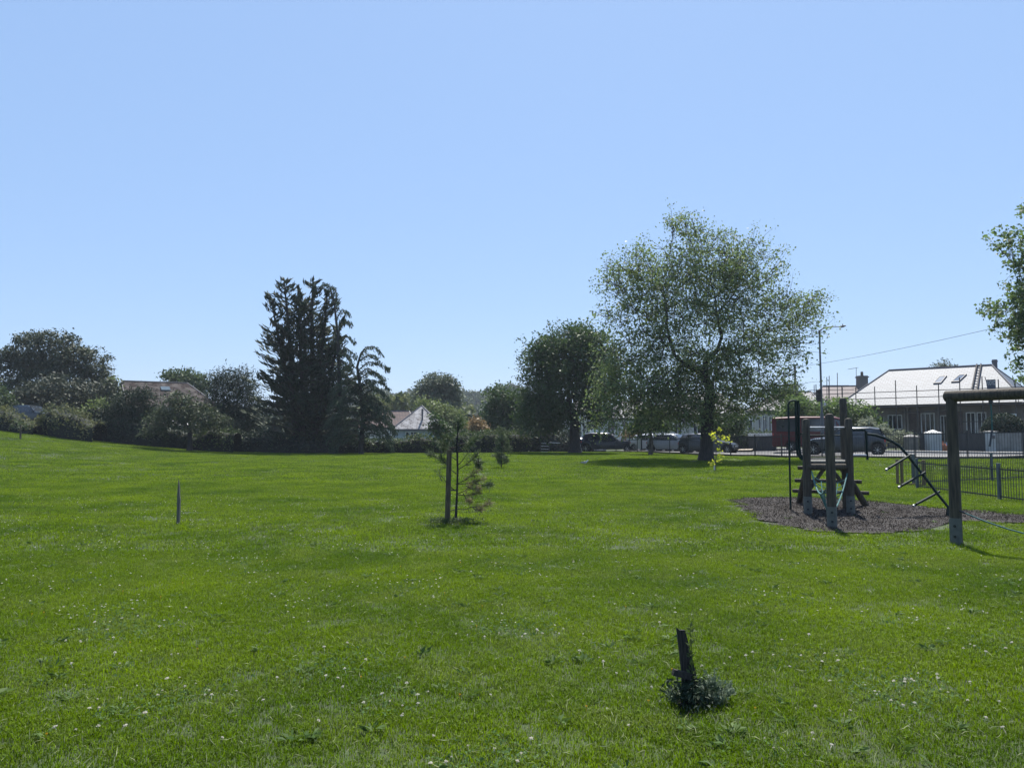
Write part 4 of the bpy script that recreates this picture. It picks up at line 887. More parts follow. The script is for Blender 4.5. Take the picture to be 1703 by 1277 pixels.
def arms(tr, n, y0, y1, reach_r, reach_l, rise, drop, seed, dyr=2.0, both=.5):
    r_ = random.Random(seed); out = []
    for i in range(n):
        q = (i + r_.random() * .6) / n; y = y0 + (y1 - y0) * q
        ys = [p[1] for p in tr]; xs = [p[0] for p in tr]; x = float(np.interp(-y, [-a for a in ys], xs)); sg = 1 if r_.random() > both else -1
        Lr = (reach_r if sg > 0 else reach_l) * (.55 + .45 * (1 - q) + .15 * r_.random()) * (.6 + .5 * r_.random())
        out.append(([(x, y), (x + sg * Lr * .3, y - rise * .8), (x + sg * Lr * .6, y - rise * .7 + drop * .12), (x + sg * Lr * .85, y - rise * .3 + drop * .5), (x + sg * Lr, y + drop)], r_.uniform(-dyr, dyr)))
    return out
tr1 = [(600, 740), (604, 700), (600, 650), (594, 610), (600, 588), (606, 580)]
big = [([(600, 590), (608, 578), (620, 576), (630, 582), (636, 592)], .3), ([(598, 600), (612, 590), (624, 592), (632, 604)], -.4), ([(597, 615), (612, 602), (630, 604), (642, 610), (647, 618)], .5), ([(598, 630), (614, 618), (630, 622), (640, 634)], -.8), ([(600, 645), (618, 632), (636, 636), (648, 648)], .6),
       ([(600, 660), (622, 645), (640, 654), (650, 668)], -.6), ([(602, 670), (620, 660), (642, 676), (655, 694)], .8), ([(602, 680), (624, 672), (644, 694), (652, 712)], -1.0), ([(592, 612), (580, 606), (572, 612), (566, 624)], .4)]
droopy('blue_cedar', 'lopsided cedar with long drooping arms leaning away from the cypress', 59, (601, 754), tr1, big + [([(600, 690), (624, 684), (644, 702), (655, 724)], .6), ([(602, 700), (622, 694), (640, 712), (650, 736)], -.7), ([(596, 622), (612, 612), (628, 622), (638, 640)], .9), ([(597, 640), (580, 630), (566, 636), (556, 648)], .9), ([(598, 652), (616, 640), (634, 650), (644, 668)], -1), ([(599, 640), (610, 630), (622, 638), (630, 652)], -1.2), ([(598, 670), (580, 662), (560, 668), (545, 684)], -.9), ([(600, 690), (575, 684), (552, 694), (538, 712)], -1.2), ([(600, 650), (584, 640), (566, 644), (552, 656)], -.6), ([(602, 712), (580, 706), (556, 718), (544, 738)], -1.4)] + arms(tr1, 26, 738, 640, 54, 58, 9, 24, 3, 2.0, .55), L_ced, 80, .32)
tr2 = [(566, 745), (565, 650), (562, 560), (556, 505), (548, 480)]
big2 = [([(556, 500), (550, 482), (545, 474), (538, 472)], 0), ([(558, 508), (560, 490), (556, 480), (550, 476)], .3), ([(560, 530), (568, 516), (576, 517), (581, 526)], .2), ([(561, 545), (572, 532), (580, 536), (585, 545)], -.2), ([(562, 570), (576, 560), (584, 562), (590, 573)], .3), ([(563, 590), (576, 580), (588, 588), (592, 598)], -.3)]
droopy('deodar_tree', 'slim weeping evergreen mixed into the trailing side of the cypress', 60.5, (566, 754), tr2, big2 + arms(tr2, 18, 740, 580, 34, 26, 7, 13, 5, 1.6, .35), L_ced, 80, .28)

# ------------------------------------------------------------------ hedges
def HP(lst): return [(W(px, 750, Y).x, Y, hh, ww) for px, Y, hh, ww in lst]
hedge('bramble_hedge', 'tumbling pale bramble thicket on the rising grass at the picture edge', HP([(-40, 57, 2.0, 2.2), (0, 57, 1.75, 2.2), (30, 57, 1.5, 2), (62, 57, .75, 1.4)]), L_bram, .17, 60, cat='brambles', lump=.4)
hedge('bramble_bank', 'lumpy overgrown brambles covering the wall next to the parked car gap', HP([(62, 59, 1.3, 2), (85, 59, 2.0, 2.4), (120, 58, 2.0, 2.4), (165, 58, 1.9, 2.4)]), L_bram, .17, 60, cat='brambles', lump=.5)
hedge('yellow_shrub', 'yellowish shrub growing out behind the overgrown brambles', HP([(128, 61.5, 2.6, 2), (150, 61.5, 3.0, 2.2), (175, 61.5, 2.8, 2)]), L_light, .18, 50, cat='shrub', lump=.5)
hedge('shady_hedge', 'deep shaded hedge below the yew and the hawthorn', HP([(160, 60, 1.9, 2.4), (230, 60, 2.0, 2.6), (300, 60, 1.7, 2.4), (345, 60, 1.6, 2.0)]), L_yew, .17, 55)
hedge('garden_hedge', 'rounded mid green hedge just past the hawthorn trunk', HP([(325, 59, 1.4, 2), (355, 59, 1.75, 2.4), (395, 59, 1.6, 2.2)]), L_hedge, .17, 60, lump=.4)
hedge('cypress_hedge', 'dark low hedge running under the cypress and cedar', HP([(390, 61, 1.5, 2), (450, 61, 1.45, 2.2), (520, 61, 1.3, 2.0), (606, 61, 1.35, 2)]), L_yew, .16, 55)
hedge('privet_hedge', 'sunlit leafy privet hedge in front of the white-roofed bungalow', HP([(606, 62, 1.2, 1.8), (650, 62, 1.3, 2), (700, 62, 1.35, 2), (738, 62, 1.3, 1.8)]), L_hedge, .15, 75)
hedge('clipped_hedge', 'tall clipped dark hedge with a bright top near the ash tree', HP([(738, 63, 1.6, 1.8), (790, 63, 1.75, 2), (850, 64, 1.75, 2), (870, 65, 1.9, 2)]), L_hedge, .15, 75, lump=.1)
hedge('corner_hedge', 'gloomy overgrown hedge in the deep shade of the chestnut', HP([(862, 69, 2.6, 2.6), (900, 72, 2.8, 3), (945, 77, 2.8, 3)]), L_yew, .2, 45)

# woods behind
def woods(name, label, spec, lm, leaf, n_per, kind='stuff'):
    C = []
    for (px, py, Y, rx, ry, dep) in spec:
        c = np.array(W(px, py, Y)); s_ = Y / F; d = unit(rng.normal(size=(n_per, 3))); d[:, 2] = np.abs(d[:, 2]) * np.where(rng.random(n_per) < .75, 1, -1); r = .82 + .22 * rng.random((n_per, 1))
        C.append(c + d * r * np.array([rx * s_, dep, ry * s_]) + rng.normal(size=(n_per, 3)) * leaf * .5)
    v, f = leaves(np.concatenate(C), leaf, .8, None, 0, .5); return tag(npmesh(name, v, f, lm), label, 'woodland', kind='stuff')
sp1 = [(px, (662 + 7 * math.sin(px * .05) + rng.normal() * 2.5 if px < 880 else 680), 440 + rng.normal() * 20, 9 + 5 * rng.random(), 11 + 3 * rng.random(), 5) for px in np.arange(560, 900, 7.)]
sp1 += [(px, 678 + rng.normal() * 4, 380 + rng.normal() * 20, 12, 16, 5) for px in np.arange(560, 900, 7.)] + [(px, 696 + rng.normal() * 4, 330, 12, 18, 5) for px in np.arange(-60, 900, 10.)]
woods('far_woodland', 'hazy blue green wooded hill on the skyline behind the trees', sp1, L_wood, 1.5, 320)
sp2 = [(px, 676 + 4 * math.sin(px * .11) + rng.normal() * 3, 150 + rng.normal() * 5, 7 + 3 * rng.random(), 12, 3) for px in np.arange(618, 706, 6.)] + [(px, 690 + rng.normal() * 3, 140, 9, 14, 3) for px in np.arange(610, 780, 7.)]
woods('near_woodland', 'yellow green copse filling the gap behind the bungalows', sp2, leafmat('leaf_copse', (.055, .080, .028), (.14, .16, .05), None, .2, .5, .25), .7, 420)
sp3 = [(px, 712 + rng.normal() * 4, 112, 14, 16, 4) for px in list(np.arange(-60, 640, 12.)) + list(np.arange(770, 900, 12.))] + [(px, 716 + rng.normal() * 2, 125, 14, 12, 4) for px in np.arange(900, 1800, 14.)]
woods('garden_thicket', 'dark mass of garden trees and shrubs closing the view at ground level', sp3, L_yew, .6, 330)

# ------------------------------------------------------------------ houses
M_slate = brickmat('slate', (.108, .126, .152), (.142, .164, .196), (.078, .086, .098), .42, .22, .6, .10, .38, .5)
M_slate_old = brickmat('slate_old', (.25, .245, .25), (.14, .135, .145), (.06, .055, .06), .5, .26, .7, .18, .3, .4, stain=(.30, .295, .30))
M_tile = brickmat('brown_tile', (.042, .025, .024), (.022, .016, .016), (.010, .008, .008), .5, .36, .9, .2, .15, .6, stain=(.078, .068, .064))
M_tile2 = brickmat('rust_tile', (.11, .07, .062), (.07, .048, .045), (.03, .02, .02), .42, .34, .75, .10, .3, .5)
M_render = mat('grey_render', (.22, .20, .175), (.15, .138, .122), .85, 1.2, bump=.1)
M_cream = mat('cream_render', (.50, .48, .43), (.40, .38, .34), .85, 1.2)
M_blue = mat('pale_blue_render', (.34, .40, .44), (.27, .32, .36), .8, 1.2)
M_brown = mat('brown_panel', (.11, .085, .07), (.07, .055, .048), .8, 3)
M_lead = mat('ridge_lead', (.10, .10, .11), (.07, .07, .08), .6, 6)
M_brick = brickmat('brick', (.16, .085, .06), (.11, .06, .045), (.14, .13, .12), .225, .075, .85, .12, .3, .3)
M_scaf = mat('scaffold_tube', (.09, .085, .08), (.05, .046, .044), .8, 20, spec=.2)
class House:
    def __init__(s, name, label, P1, P2, depth, z0, ze, zr, hl, hr, wallm, roofm, over=.35, cat='house', group=None):
        s.P1, s.P2 = Vector(P1), Vector(P2); s.e = (s.P2 - s.P1).normalized(); s.n = Vector((s.e.y, -s.e.x, 0)); 
        if s.n.y > 0: s.n = -s.n
        s.L = (s.P2 - s.P1).length; s.z0, s.ze, s.zr, s.D = z0, ze, zr, depth
        s.t = thing(name, label, cat, s.P1 + Vector((0, 0, z0)), group); Z = Vector((0, 0, 1)); s.over = over; i = -s.n
        def p(a, b, z): q = s.P1 + s.e * a + i * b; q.z = z; return q
        s.p = p; o = over; L, D = s.L, depth
        # walls
        mb = MB(); A = [(o, o), (L - o, o), (L - o, D - o), (o, D - o)]
        for k in range(4):
            a, b = A[k], A[(k + 1) % 4]; mb.quad(p(*a, z0 - .5), p(*b, z0 - .5), p(*b, ze), p(*a, ze))
        if hl == 0: mb.add([p(o, o, ze), p(o, D - o, ze), p(o, D / 2, zr - (zr - ze) * o / (D / 2))], [(0, 1, 2)])
        if hr == 0: mb.add([p(L - o, o, ze), p(L - o, D - o, ze), p(L - o, D / 2, zr - (zr - ze) * o / (D / 2))], [(0, 1, 2)])
        s.wall = mb.build('wall', wallm, s.t)
        # roof
        sl = math.hypot(D / 2, zr - ze); E1, E2, B1, B2 = p(0, 0, ze), p(L, 0, ze), p(0, D, ze), p(L, D, ze); R1, R2 = p(hl, D / 2, zr), p(L - hr, D / 2, zr)
        mb = MB(); mb.quad(E1, E2, R2, R1, [(0, 0), (L, 0), (L - hr, sl), (hl, sl)]); mb.quad(B2, B1, R1, R2, [(0, 0), (L, 0), (L - hl, sl), (hr, sl)])
        if hl: mb.add([B1, E1, R1], [(0, 1, 2)], [(0, 0), (D, 0), (D / 2, math.hypot(hl, zr - ze))])
        if hr: mb.add([E2, B2, R2], [(0, 1, 2)], [(0, 0), (D, 0), (D / 2, math.hypot(hr, zr - ze))])
        s.roof = mb.build('roof', roofm, s.t, uv=True)
        mb = MB()
        for a, b in ((E1, E2), (E2, B2), (B2, B1), (B1, E1)):
            if (a, b) == (E2, B2) and hr == 0 or (a, b) == (B1, E1) and hl == 0: continue
            mb.beam(a - Z * .10, b - Z * .10, .07, .17)
        mb.build('fascia', M_lead, s.t); mb = MB(); mb.tube([R1 + Z * .03, R2 + Z * .03], .075, 6)
        for (c, hh, R_) in ((E1, hl, R1), (B1, hl, R1), (E2, hr, R2), (B2, hr, R2)): mb.tube([c + Z * .02, R_ + Z * .02], .06, 6)
        mb.build('ridge', M_lead, s.roof)
        s.E1, s.E2, s.R1, s.R2 = E1, E2, R1, R2
    def at_px(s, px, b=0):
        u = (px - 851.5) / F; q = s.P1 - s.n * b
        # u = x*cp_/y (small pitch: x/Y constant to within a pixel)
        return (u * q.y - q.x) / (s.e.x - u * s.e.y)
    def window(s, px0, px1, z0, z1, frame=M_wht, mull=1, name='window', proud=0):
        b = s.over - .05 - proud; a0, a1 = s.at_px(px0, b), s.at_px(px1, b); p = s.p; mb = MB(); f = .07
        for (x0, x1, zz0, zz1) in ((a0, a1, z0, z0 + f), (a0, a1, z1 - f, z1), (a0, a0 + f, z0 + f, z1 - f), (a1 - f, a1, z0 + f, z1 - f)):
            mb.beam(p(x0, b, (zz0 + zz1) / 2), p(x1, b, (zz0 + zz1) / 2), .09, zz1 - zz0)
        for k in range(1, mull + 1):
            x = a0 + (a1 - a0) * k / (mull + 1); mb.beam(p(x - .025, b, (z0 + z1) / 2), p(x + .025, b, (z0 + z1) / 2), .08, z1 - z0 - 2 * f)
        w_ = mb.build(name, frame, s.t); mb = MB(); c = b + .02; mb.quad(p(a0 + f / 2, c, z0 + f / 2), p(a1 - f / 2, c, z0 + f / 2), p(a1 - f / 2, c, z1 - f / 2), p(a0 + f / 2, c, z1 - f / 2)); mb.build('pane', M_glass, w_); return w_
    def panel(s, px0, px1, z0, z1, m, name, th=.12, proud=0):
        b = s.over - .03 - proud; a0, a1 = s.at_px(px0, b), s.at_px(px1, b); mb = MB(); mb.beam(s.p(a0, b, (z0 + z1) / 2), s.p(a1, b, (z0 + z1) / 2), th, z1 - z0); return mb.build(name, m, s.t)
    def slope(s, px, py):
        """point on the front roof slope seen at a photo position"""
        o = Vector((0, 0, EYE)); d = W(px, py, 1) - o; N = (s.E2 - s.E1).cross(s.R1 - s.E1).normalized(); k = (s.E1 - o).dot(N) / d.dot(N); return o + d * k, N if N.z > 0 else -N
    def chimney(s, px, Y, py0, py1, wd, m=M_brick, pot=True):
        a = W(px, py0, Y); b = W(px, py1, Y); mb = MB(); mb.box(((a.x), Y, (a.z + b.z) / 2), (wd, wd * .8, a.z - b.z)); mb.box((a.x, Y, a.z - .15), (wd * 1.18, wd, .12)); o = mb.build('chimney', m, s.roof)
        if pot: mb = MB(); mb.tube([(a.x, Y, a.z), (a.x, Y, a.z + .45)], [.16, .13], 10); mb.build('chimney_pot', M_brown, o)
        return o
# scaffolded slate bungalow
hb = House('slate_bungalow', 'large bungalow with pale gleaming slate roof, two rooflights and scaffolding along its eaves', (28.0, 66.5, 0), (38.1, 57.0, 0), 9.0, .55, 3.9, 7.1, 3.0, 3.0, M_render, M_slate)
for a, b in (((1552, 638.5), (1575, 625.5)), ((1582, 636), (1608, 623))):
    (x0, y0), (x1, y1) = a, b; q = [hb.slope(x0, y0)[0], hb.slope(x0 + 13, y0 - .8)[0], hb.slope(x1, y1)[0], hb.slope(x1 - 12, y1 + .7)[0]]; N = hb.slope(x0, y0)[1]
    mb = MB(); c = sum(q, Vector()) / 4; ou = [c + (v - c) * 1.0 + N * .09 for v in q]; inn = [c + (v - c) * .8 + N * .09 for v in q]; lo = [v + N * -.05 for v in q]
    mb.add(ou + inn + lo, [(0, 1, 5, 4), (1, 2, 6, 5), (2, 3, 7, 6), (3, 0, 4, 7), (0, 8, 9, 1), (1, 9, 10, 2), (2, 10, 11, 3), (3, 11, 8, 0)]); r_ = mb.build('rooflight', M_lead, hb.roof); mb = MB(); mb.quad(*[v - N * .02 for v in inn]); mb.build('pane', mat('rooflight_glass', (.10, .14, .20), (.08, .12, .18), .03, 1), r_)
hb.chimney(1654, 63.5, 598, 612, .3, M_lead, False)
hb.window(1476, 1500, 1.9, 3.1, mull=2); hb.window(1531, 1554, .9, 3.2, mull=2); hb.window(1606, 1622, 1.0, 3.2, mull=1); hb.window(1624, 1640, 1.0, 3.2, mull=1)
hb.window(1458, 1470, 1.9, 2.9, mull=0)
for px in (1503, 1508, 1525, 1558): hb.panel(px, px + 3.2, .5, 3.65, M_render, 'pillar', .3, .12)
hb.panel(1510, 1524, .6, 3.2, M_brown, 'wall_panel', .06, .03); hb.panel(1563, 1600, 1.2, 3.3, M_brown, 'wall_panel', .06, .03)
hb.window(1563, 1575, .8, 3.0, mull=1, proud=.06)
# lower annexe at the nearer end
ha = House('brown_annexe', 'low annexe with dim brown roof joined to the near end of the slate bungalow', (37.6, 54.6, 0), (43.5, 49.2, 0), 6.0, .5, 4.1, 5.5, 2.2, 2.2, M_render, M_tile2)
ha.window(1664, 1690, 1.2, 3.0, mull=2)
hc = House('slate_outhouse', 'slate-roofed wing hidden behind the large roadside tree', (41.5, 60.0, 0), (48.0, 54.0, 0), 8.0, .6, 4.2, 6.6, 2.5, 2.5, M_render, M_slate)
# ladder lying on the roof
mb = MB(); a0, N = hb.slope(1617, 648); a1, _ = hb.slope(1625, 607.5); b0, _ = hb.slope(1625.5, 648); b1, _ = hb.slope(1632, 607)
for p, q in ((a0, a1), (b0, b1)): mb.beam(p + N * .14, q + N * .14, .09, .06)
for i in range(9): k = (i + .5) / 9; mb.beam(a0.lerp(a1, k) + N * .14, b0.lerp(b1, k) + N * .14, .04, .035)
tag(mb.build('roof_ladder', M_scaf), 'long roof ladder laid up the gleaming slates near the banner', 'ladder')
# scaffolding
def scaffold():
    t = thing('scaffolding', 'tube scaffolding with guard rails standing along the slate bungalow eaves', 'scaffolding', hb.p(0, -1.3, .4)); Z = Vector((0, 0, 1)); top = 5.6
    for row, b in enumerate((-1.35, -.25)):
        for px in (1358, 1379, 1401, 1424, 1455.5, 1490.5, 1525.5, 1562, 1597.5, 1635, 1662, 1690):
            a = hb.at_px(px, b); q = hb.p(a, b, 0); g = h(q.x, q.y); zt = top + .25 * math.sin(px) if row == 0 else 4.2; mb = MB(); mb.tube([Vector((q.x, q.y, g)), Vector((q.x, q.y, zt))], .036, 6); mb.build('scaffold_pole', M_scaf, t)
    for z, px0, px1, b in ((4.95, 1350, 1705, -1.35), (4.45, 1350, 1705, -1.35), (3.75, 1430, 1705, -1.35), (3.72, 1430, 1705, -.25), (2.5, 1590, 1705, -1.35), (3.3, 1500, 1590, -1.35)):
        mb = MB(); mb.tube([hb.p(hb.at_px(px0, b), b, z - .05), hb.p(hb.at_px(px1, b), b, z)], .032, 6); mb.build('scaffold_rail', M_scaf, t)
    for k in range(5):
        b = -1.25 + k * .22; mb = MB(); mb.beam(hb.p(hb.at_px(1432, b), b, 3.84), hb.p(hb.at_px(1700, b), b, 3.86), .20, .04); mb.build('scaffold_board', M_gate, t)
    for px, dpx in ((1540, 60), (1640, 14), (1686, 10)):
        a0, a1 = hb.at_px(px, -1.4), hb.at_px(px + dpx, -1.4); mb = MB(); mb.tube([hb.p(a0, -1.42, 3.2 if dpx > 50 else 5.8), hb.p(a1, -1.42, 3.75 if dpx > 50 else 3.6)], .024, 6); mb.build('scaffold_rail', M_scaf, t)
scaffold()
def banner():
    b = -1.45; a0, a1 = hb.at_px(1641, b), hb.at_px(1657.5, b); zt = W(1649, 631.5, hb.p(a0, b, 0).y).z; zb = W(1649, 647, hb.p(a0, b, 0).y).z
    mb = MB(); q = [hb.p(a0 + .08, b, zb), hb.p(a1, b, zb), hb.p(a1, b, zt), hb.p(a0, b, zt)]; bk = [v - hb.n * .02 for v in q]; mb.add(q + bk, [(0, 1, 2, 3), (7, 6, 5, 4), (0, 4, 5, 1), (1, 5, 6, 2), (2, 6, 7, 3), (3, 7, 4, 0)])
    o = mb.build('banner', mat('banner_cloth', (.06, .075, .11), (.05, .06, .09), .8, 3)); tag(o, 'small dark banner with white FLOYD lettering hung on the scaffolding', 'banner')
    cu = bpy.data.curves.new('banner_lettering', 'FONT'); cu.body = 'FLOYD'; cu.size = (zt - zb) * .62; cu.align_x = 'CENTER'; cu.align_y = 'CENTER'; cu.extrude = .002; cu.space_character = 1.02
    to = bpy.data.objects.new('lettering', cu); COL.objects.link(to); to.parent = o; c = (q[0] + q[1] + q[2] + q[3]) / 4 + hb.n * .012; c.z += (zt - zb) * .12; x = hb.e; z = Vector((0, 0, 1)); y = hb.n
    m = Matrix((x, z, y)).transposed().to_4x4(); m.translation = c
    to.matrix_world = m; cu.materials.append(M_wht)
    wd = (a1 - a0) * .86; bpy.context.view_layer.update(); me = bpy.data.meshes.new_from_object(to); me.name = 'lettering'; mo = bpy.data.objects.new('lettering', me); COL.objects.link(mo); mo.parent = o; mo.matrix_world = m
    mo.scale.x = wd / max(to.dimensions.x, .1); bpy.data.objects.remove(to)
banner()
# rear house with scaffolding, chimney
h2 = House('rear_house', 'pinkish hip-roofed house partly scaffolded behind the street lamp', (31.0, 82.5, 0), (39.5, 80.0, 0), 8, .8, 4.6, 6.75, 2.6, 2.6, M_cream, mat('felt_roof', (.22, .18, .17), (.15, .125, .12), .8, 1.5))
h2.window(1360, 1372, 2.5, 3.9)
h2.chimney(1433.5, 84.0, 625, 652, .95)
def aerial():
    a, b = W(1424, 650, 83.5), W(1424, 612, 83.5); mb = MB(); mb.tube([a, b], .025, 6); c, d = W(1411, 614, 83.5), W(1426, 611.5, 83.5); mb.tube([c, d], .025, 5)
    for k in range(6): p = c.lerp(d, k / 5); mb.tube([p - Vector((0, .25, 0)), p + Vector((0, .25, 0))], .012, 4)
    tag(mb.build('aerial', M_scaf), 'television aerial on a mast beside the brick chimney', 'aerial')
aerial()
def scaffold2():
    t = thing('rear_scaffolding', 'scaffold tubes rising around the pinkish rear house beside the lamp', 'scaffolding', W(1340, 740, 80)); 
    for px, py in ((1375, 627), (1379, 625), (1392.5, 620), (1401, 644), (1354, 640), (1345, 650)):
        a = W(px, 700, 79.2); b = W(px, py, 79.2); a.z = h(a.x, a.y); mb = MB(); mb.tube([a, b], .035, 6); mb.build('scaffold_pole', M_scaf, t)
    for x0, y0, x1, y1 in ((1362, 641, 1412, 641), (1345, 649, 1420, 648), (1340, 662, 1425, 663)):
        mb = MB(); mb.tube([W(x0, y0, 79.2), W(x1, y1, 79.2)], .03, 6); mb.build('scaffold_rail', M_scaf, t)
scaffold2()
# cream bungalow next to the van
h3 = House('cream_bungalow', 'cream bungalow with bay window half hidden by the sycamore', (22.6, 74.5, 0), (28.6, 70.5, 0), 8, .5, 3.75, 5.6, 2.0, 2.0, M_cream, M_slate_old)
h3.window(1260, 1266, 1.2, 3.2, mull=0); h3.window(1267.5, 1276, 1.2, 3.3, mull=1); h3.window(1277.5, 1283, 1.2, 3.2, mull=0); h3.window(1243, 1252, 1.6, 2.9, mull=0)
h4 = House('terrace_bungalow', 'pale slate bungalow glimpsed under the sycamore branches', (14.5, 84.5, 0), (22.0, 79.0, 0), 8, .2, 3.5, 5.9, 2.2, 2.2, M_cream, M_slate_old)
h4.window(1120, 1134, 1.2, 2.9, mull=1); h4.window(1152, 1166, 1.2, 2.9, mull=1)
h5 = House('far_bungalow', 'farthest pale bungalow of the road behind the garden tree', (9.5, 96, 0), (15.5, 91, 0), 8, .2, 3.4, 5.6, 2.2, 2.2, M_wht, M_slate_old)
h5.window(1010, 1022, 1.2, 2.9, mull=1); h5.window(1036, 1046, 1.2, 2.9, mull=1)
h6 = House('white_house', 'white-walled house seen between chestnut trunk and sycamore', (6.2, 104, 0), (10.5, 102, 0), 8, .0, 4.6, 6.4, 2.2, 2.2, M_wht, M_slate_old)
h6.window(964, 967.5, .9, 3.2, mull=0); h6.window(969, 973, .9, 3.2, mull=0); h6.window(975, 981, .9, 3.2, mull=1)
# white-roofed bungalow in the middle, hip end towards the field
h7 = House('hipped_bungalow', 'small pale blue bungalow with mottled white slate hip facing the field', (-13.4, 86, 0), (-7.55, 86, 0), 6.4, -1.1, 2.05, 4.75, 2.9, 2.9, M_blue, M_slate_old, .25)
h7.window(674.5, 681, .9, 1.75, mull=0); h7.window(682.5, 694, .8, 1.75, mull=1)
mb = MB(); a = W(702.5, 683, 87.3); mb.box((a.x, 87.25, a.z - .45), (.18, .2, 1.3)); mb.build('flue', M_lead, h7.roof)
h8 = House('russet_bungalow', 'bungalow with russet tiled slope and white gable beside the cedar', (-19.5, 96, 0), (-11.8, 93, 0), 7, -1.0, 2.3, 4.35, 0, 2.6, M_wht, M_tile2, .25)
h9 = House('garden_room', 'little rounded pale roof at the end of the white-roofed bungalow', (-8.1, 80, 0), (-6.3, 80, 0), 3, -1.1, 1.6, 2.5, .8, .8, M_blue, M_slate_old, .15)
# brown tiled house on the rise
h10 = House('tiled_house', 'house with a mottled brown tiled roof and grey gable rising behind the yew', (-38.6, 77, 0), (-31.0, 82, 0), 9.0, 1.0, 4.3, 7.05, 0, 2.6, mat('slate_gable', (.16, .17, .19), (.12, .13, .15), .8, 3), M_tile, .3)
q, N = h10.slope(275, 647); mb = MB(); mb.box(q + N * .06, (.75, .9, .12), M=N.to_track_quat('Z', 'X').to_matrix()); mb.build('rooflight', mat('rooflight_pale', (.10, .13, .15), (.08, .11, .13), .04, 2), h10.roof)
h11 = House('white_garage', 'low white-gabled garage seen through the hawthorn branches', (-34.4, 73, 0), (-29.8, 74.5, 0), 5, .6, 2.3, 3.1, 1.2, 1.2, M_render, M_wht, .2)

# ------------------------------------------------------------------ garden walls along the far pavement
def wall_run(name, label, pts, hgt, m, th=.25, cat='wall', cap=None, hgt2=None):
    P = [W(px, 750, Y) for px, Y in pts]; t = MB(); 
    for i in range(len(P) - 1):
        a, b = P[i], P[i + 1]; n = 6
        for k in range(n):
            s0, s1 = a.lerp(b, k / n), a.lerp(b, (k + 1) / n); z = h((s0.x + s1.x) / 2, (s0.y + s1.y) / 2); s0.z = s1.z = z + hgt / 2 - .1; t.beam(s0, s1, th, hgt + .2)
    o = t.build(name, m); tag(o, label, cat); return o
M_gwall = mat('garden_wall', (.26, .26, .26), (.18, .18, .18), .9, 2.5, bump=.2)
M_dkwood = mat('dark_boards', (.05, .052, .058), (.03, .032, .036), .8, 6, (6, 6, .4), bump=.3)
wall_run('grey_garden_wall', 'plain grey rendered garden wall beyond the white pillar with the letter box', [(1657, 52.3), (1700, 51.2), (1780, 49.5)], 1.35, M_gwall)
wall_run('boarded_fence', 'dark vertical boarded fence between the two pairs of pillars', [(1582, 54.2), (1640, 52.6)], 1.3, M_dkwood, .08, 'fence')
wall_run('low_dark_wall', 'low dark hedge-topped wall left of the white pointed pillar'.replace('left of', 'next to'), [(1529, 55.4), (1541, 55.2)], 1.3, M_dkwood, .12)
wall_run('verge_wall', 'dark garden wall with pale coping beside the sandy driveway', [(1246, 62), (1290, 60.5)], 1.35, M_dkwood, .3)
wall_run('coping', 'pale coping stones along the top of the dark driveway wall', [(1246, 62), (1290, 60.5)], .02, M_wht, .36, 'coping').location.z = 1.4
wall_run('white_garden_wall', 'white garden wall glimpsed behind the silver cars', [(1068, 71), (1140, 66)], 1.1, M_wht, .2)
wall_run('stone_wall', 'old grey stone field wall showing beneath the brambles', [(-30, 58.2), (20, 58.4), (70, 59.4)], .85, mat('stone_wall', (.13, .125, .12), (.06, .058, .055), .9, 3, bump=.5), .5)
hedge('driveway_hedge', 'dark clipped hedge running down to the sandy driveway', [(W(1212, 750, 63.5).x, 63.5, 1.3, 1.2), (W(1246, 750, 62.5).x, 62.5, 1.7, 1.4), (W(1288, 750, 61.2).x, 61.2, 1.6, 1.2)], L_hedge, .14, 60, lump=.1)
mb = MB(); P = [W(1222, 750, 60.5), W(1250, 750, 59.5), W(1262, 750, 66), W(1240, 750, 68)]; mb.quad(*[Vector((p.x, p.y, h(p.x, p.y) + (.17 if i < 2 else .35))) for i, p in enumerate(P)]); o = mb.build('driveway', mat('sandy_drive', (.42, .36, .28), (.34, .29, .23), .9, 2)); o['kind'] = 'structure'
def gate_pillar(label, px, Y, wd, py_top, m, capm, pyr=.22, box_=False):
    c = W(px, 752, Y); c.z = h(c.x, c.y); zt = W(px, py_top, Y).z; t = thing('gate_pillar', label, 'pillar', c, 'gate pillars of the bungalow gardens'); mb = MB(); zb = zt - pyr; mb.box((c.x, c.y, (c.z - .1 + zb) / 2), (wd, wd, zb - c.z + .1)); mb.build('shaft', m, t, bevel=.02)
    e = wd / 2 + .05; mb = MB(); mb.add([(c.x - e, c.y - e, zb + .002), (c.x + e, c.y - e, zb + .002), (c.x + e, c.y + e, zb + .002), (c.x - e, c.y + e, zb + .002), (c.x, c.y, zt)], [(0, 3, 2, 1), (0, 1, 4), (1, 2, 4), (2, 3, 4), (3, 0, 4)]); mb.build('cap', capm, t)
    if box_: mb = MB(); mb.box((c.x - .05, c.y - wd / 2 - .03, c.z + 1.05), (.3, .06, .22)); mb.build('letter_box', M_lead, t)
gate_pillar('stubby brown stone gate pillar beside the drive entrance', 1516, 55.5, .72, 721, mat('stone_pillar', (.20, .18, .155), (.13, .12, .11), .9, 3, bump=.4), M_concrete)
gate_pillar('white gate pillar with a bright pointed cap', 1552.5, 54.8, .80, 714.5, mat('pillar_paint', (.46, .47, .48), (.36, .37, .38), .8, 2), M_wht)
gate_pillar('slim white gate pillar carrying a letter box', 1648, 52.5, .60, 716, mat('pillar_paint2', (.48, .49, .50), (.38, .39, .40), .8, 2), M_concrete, .06, True)
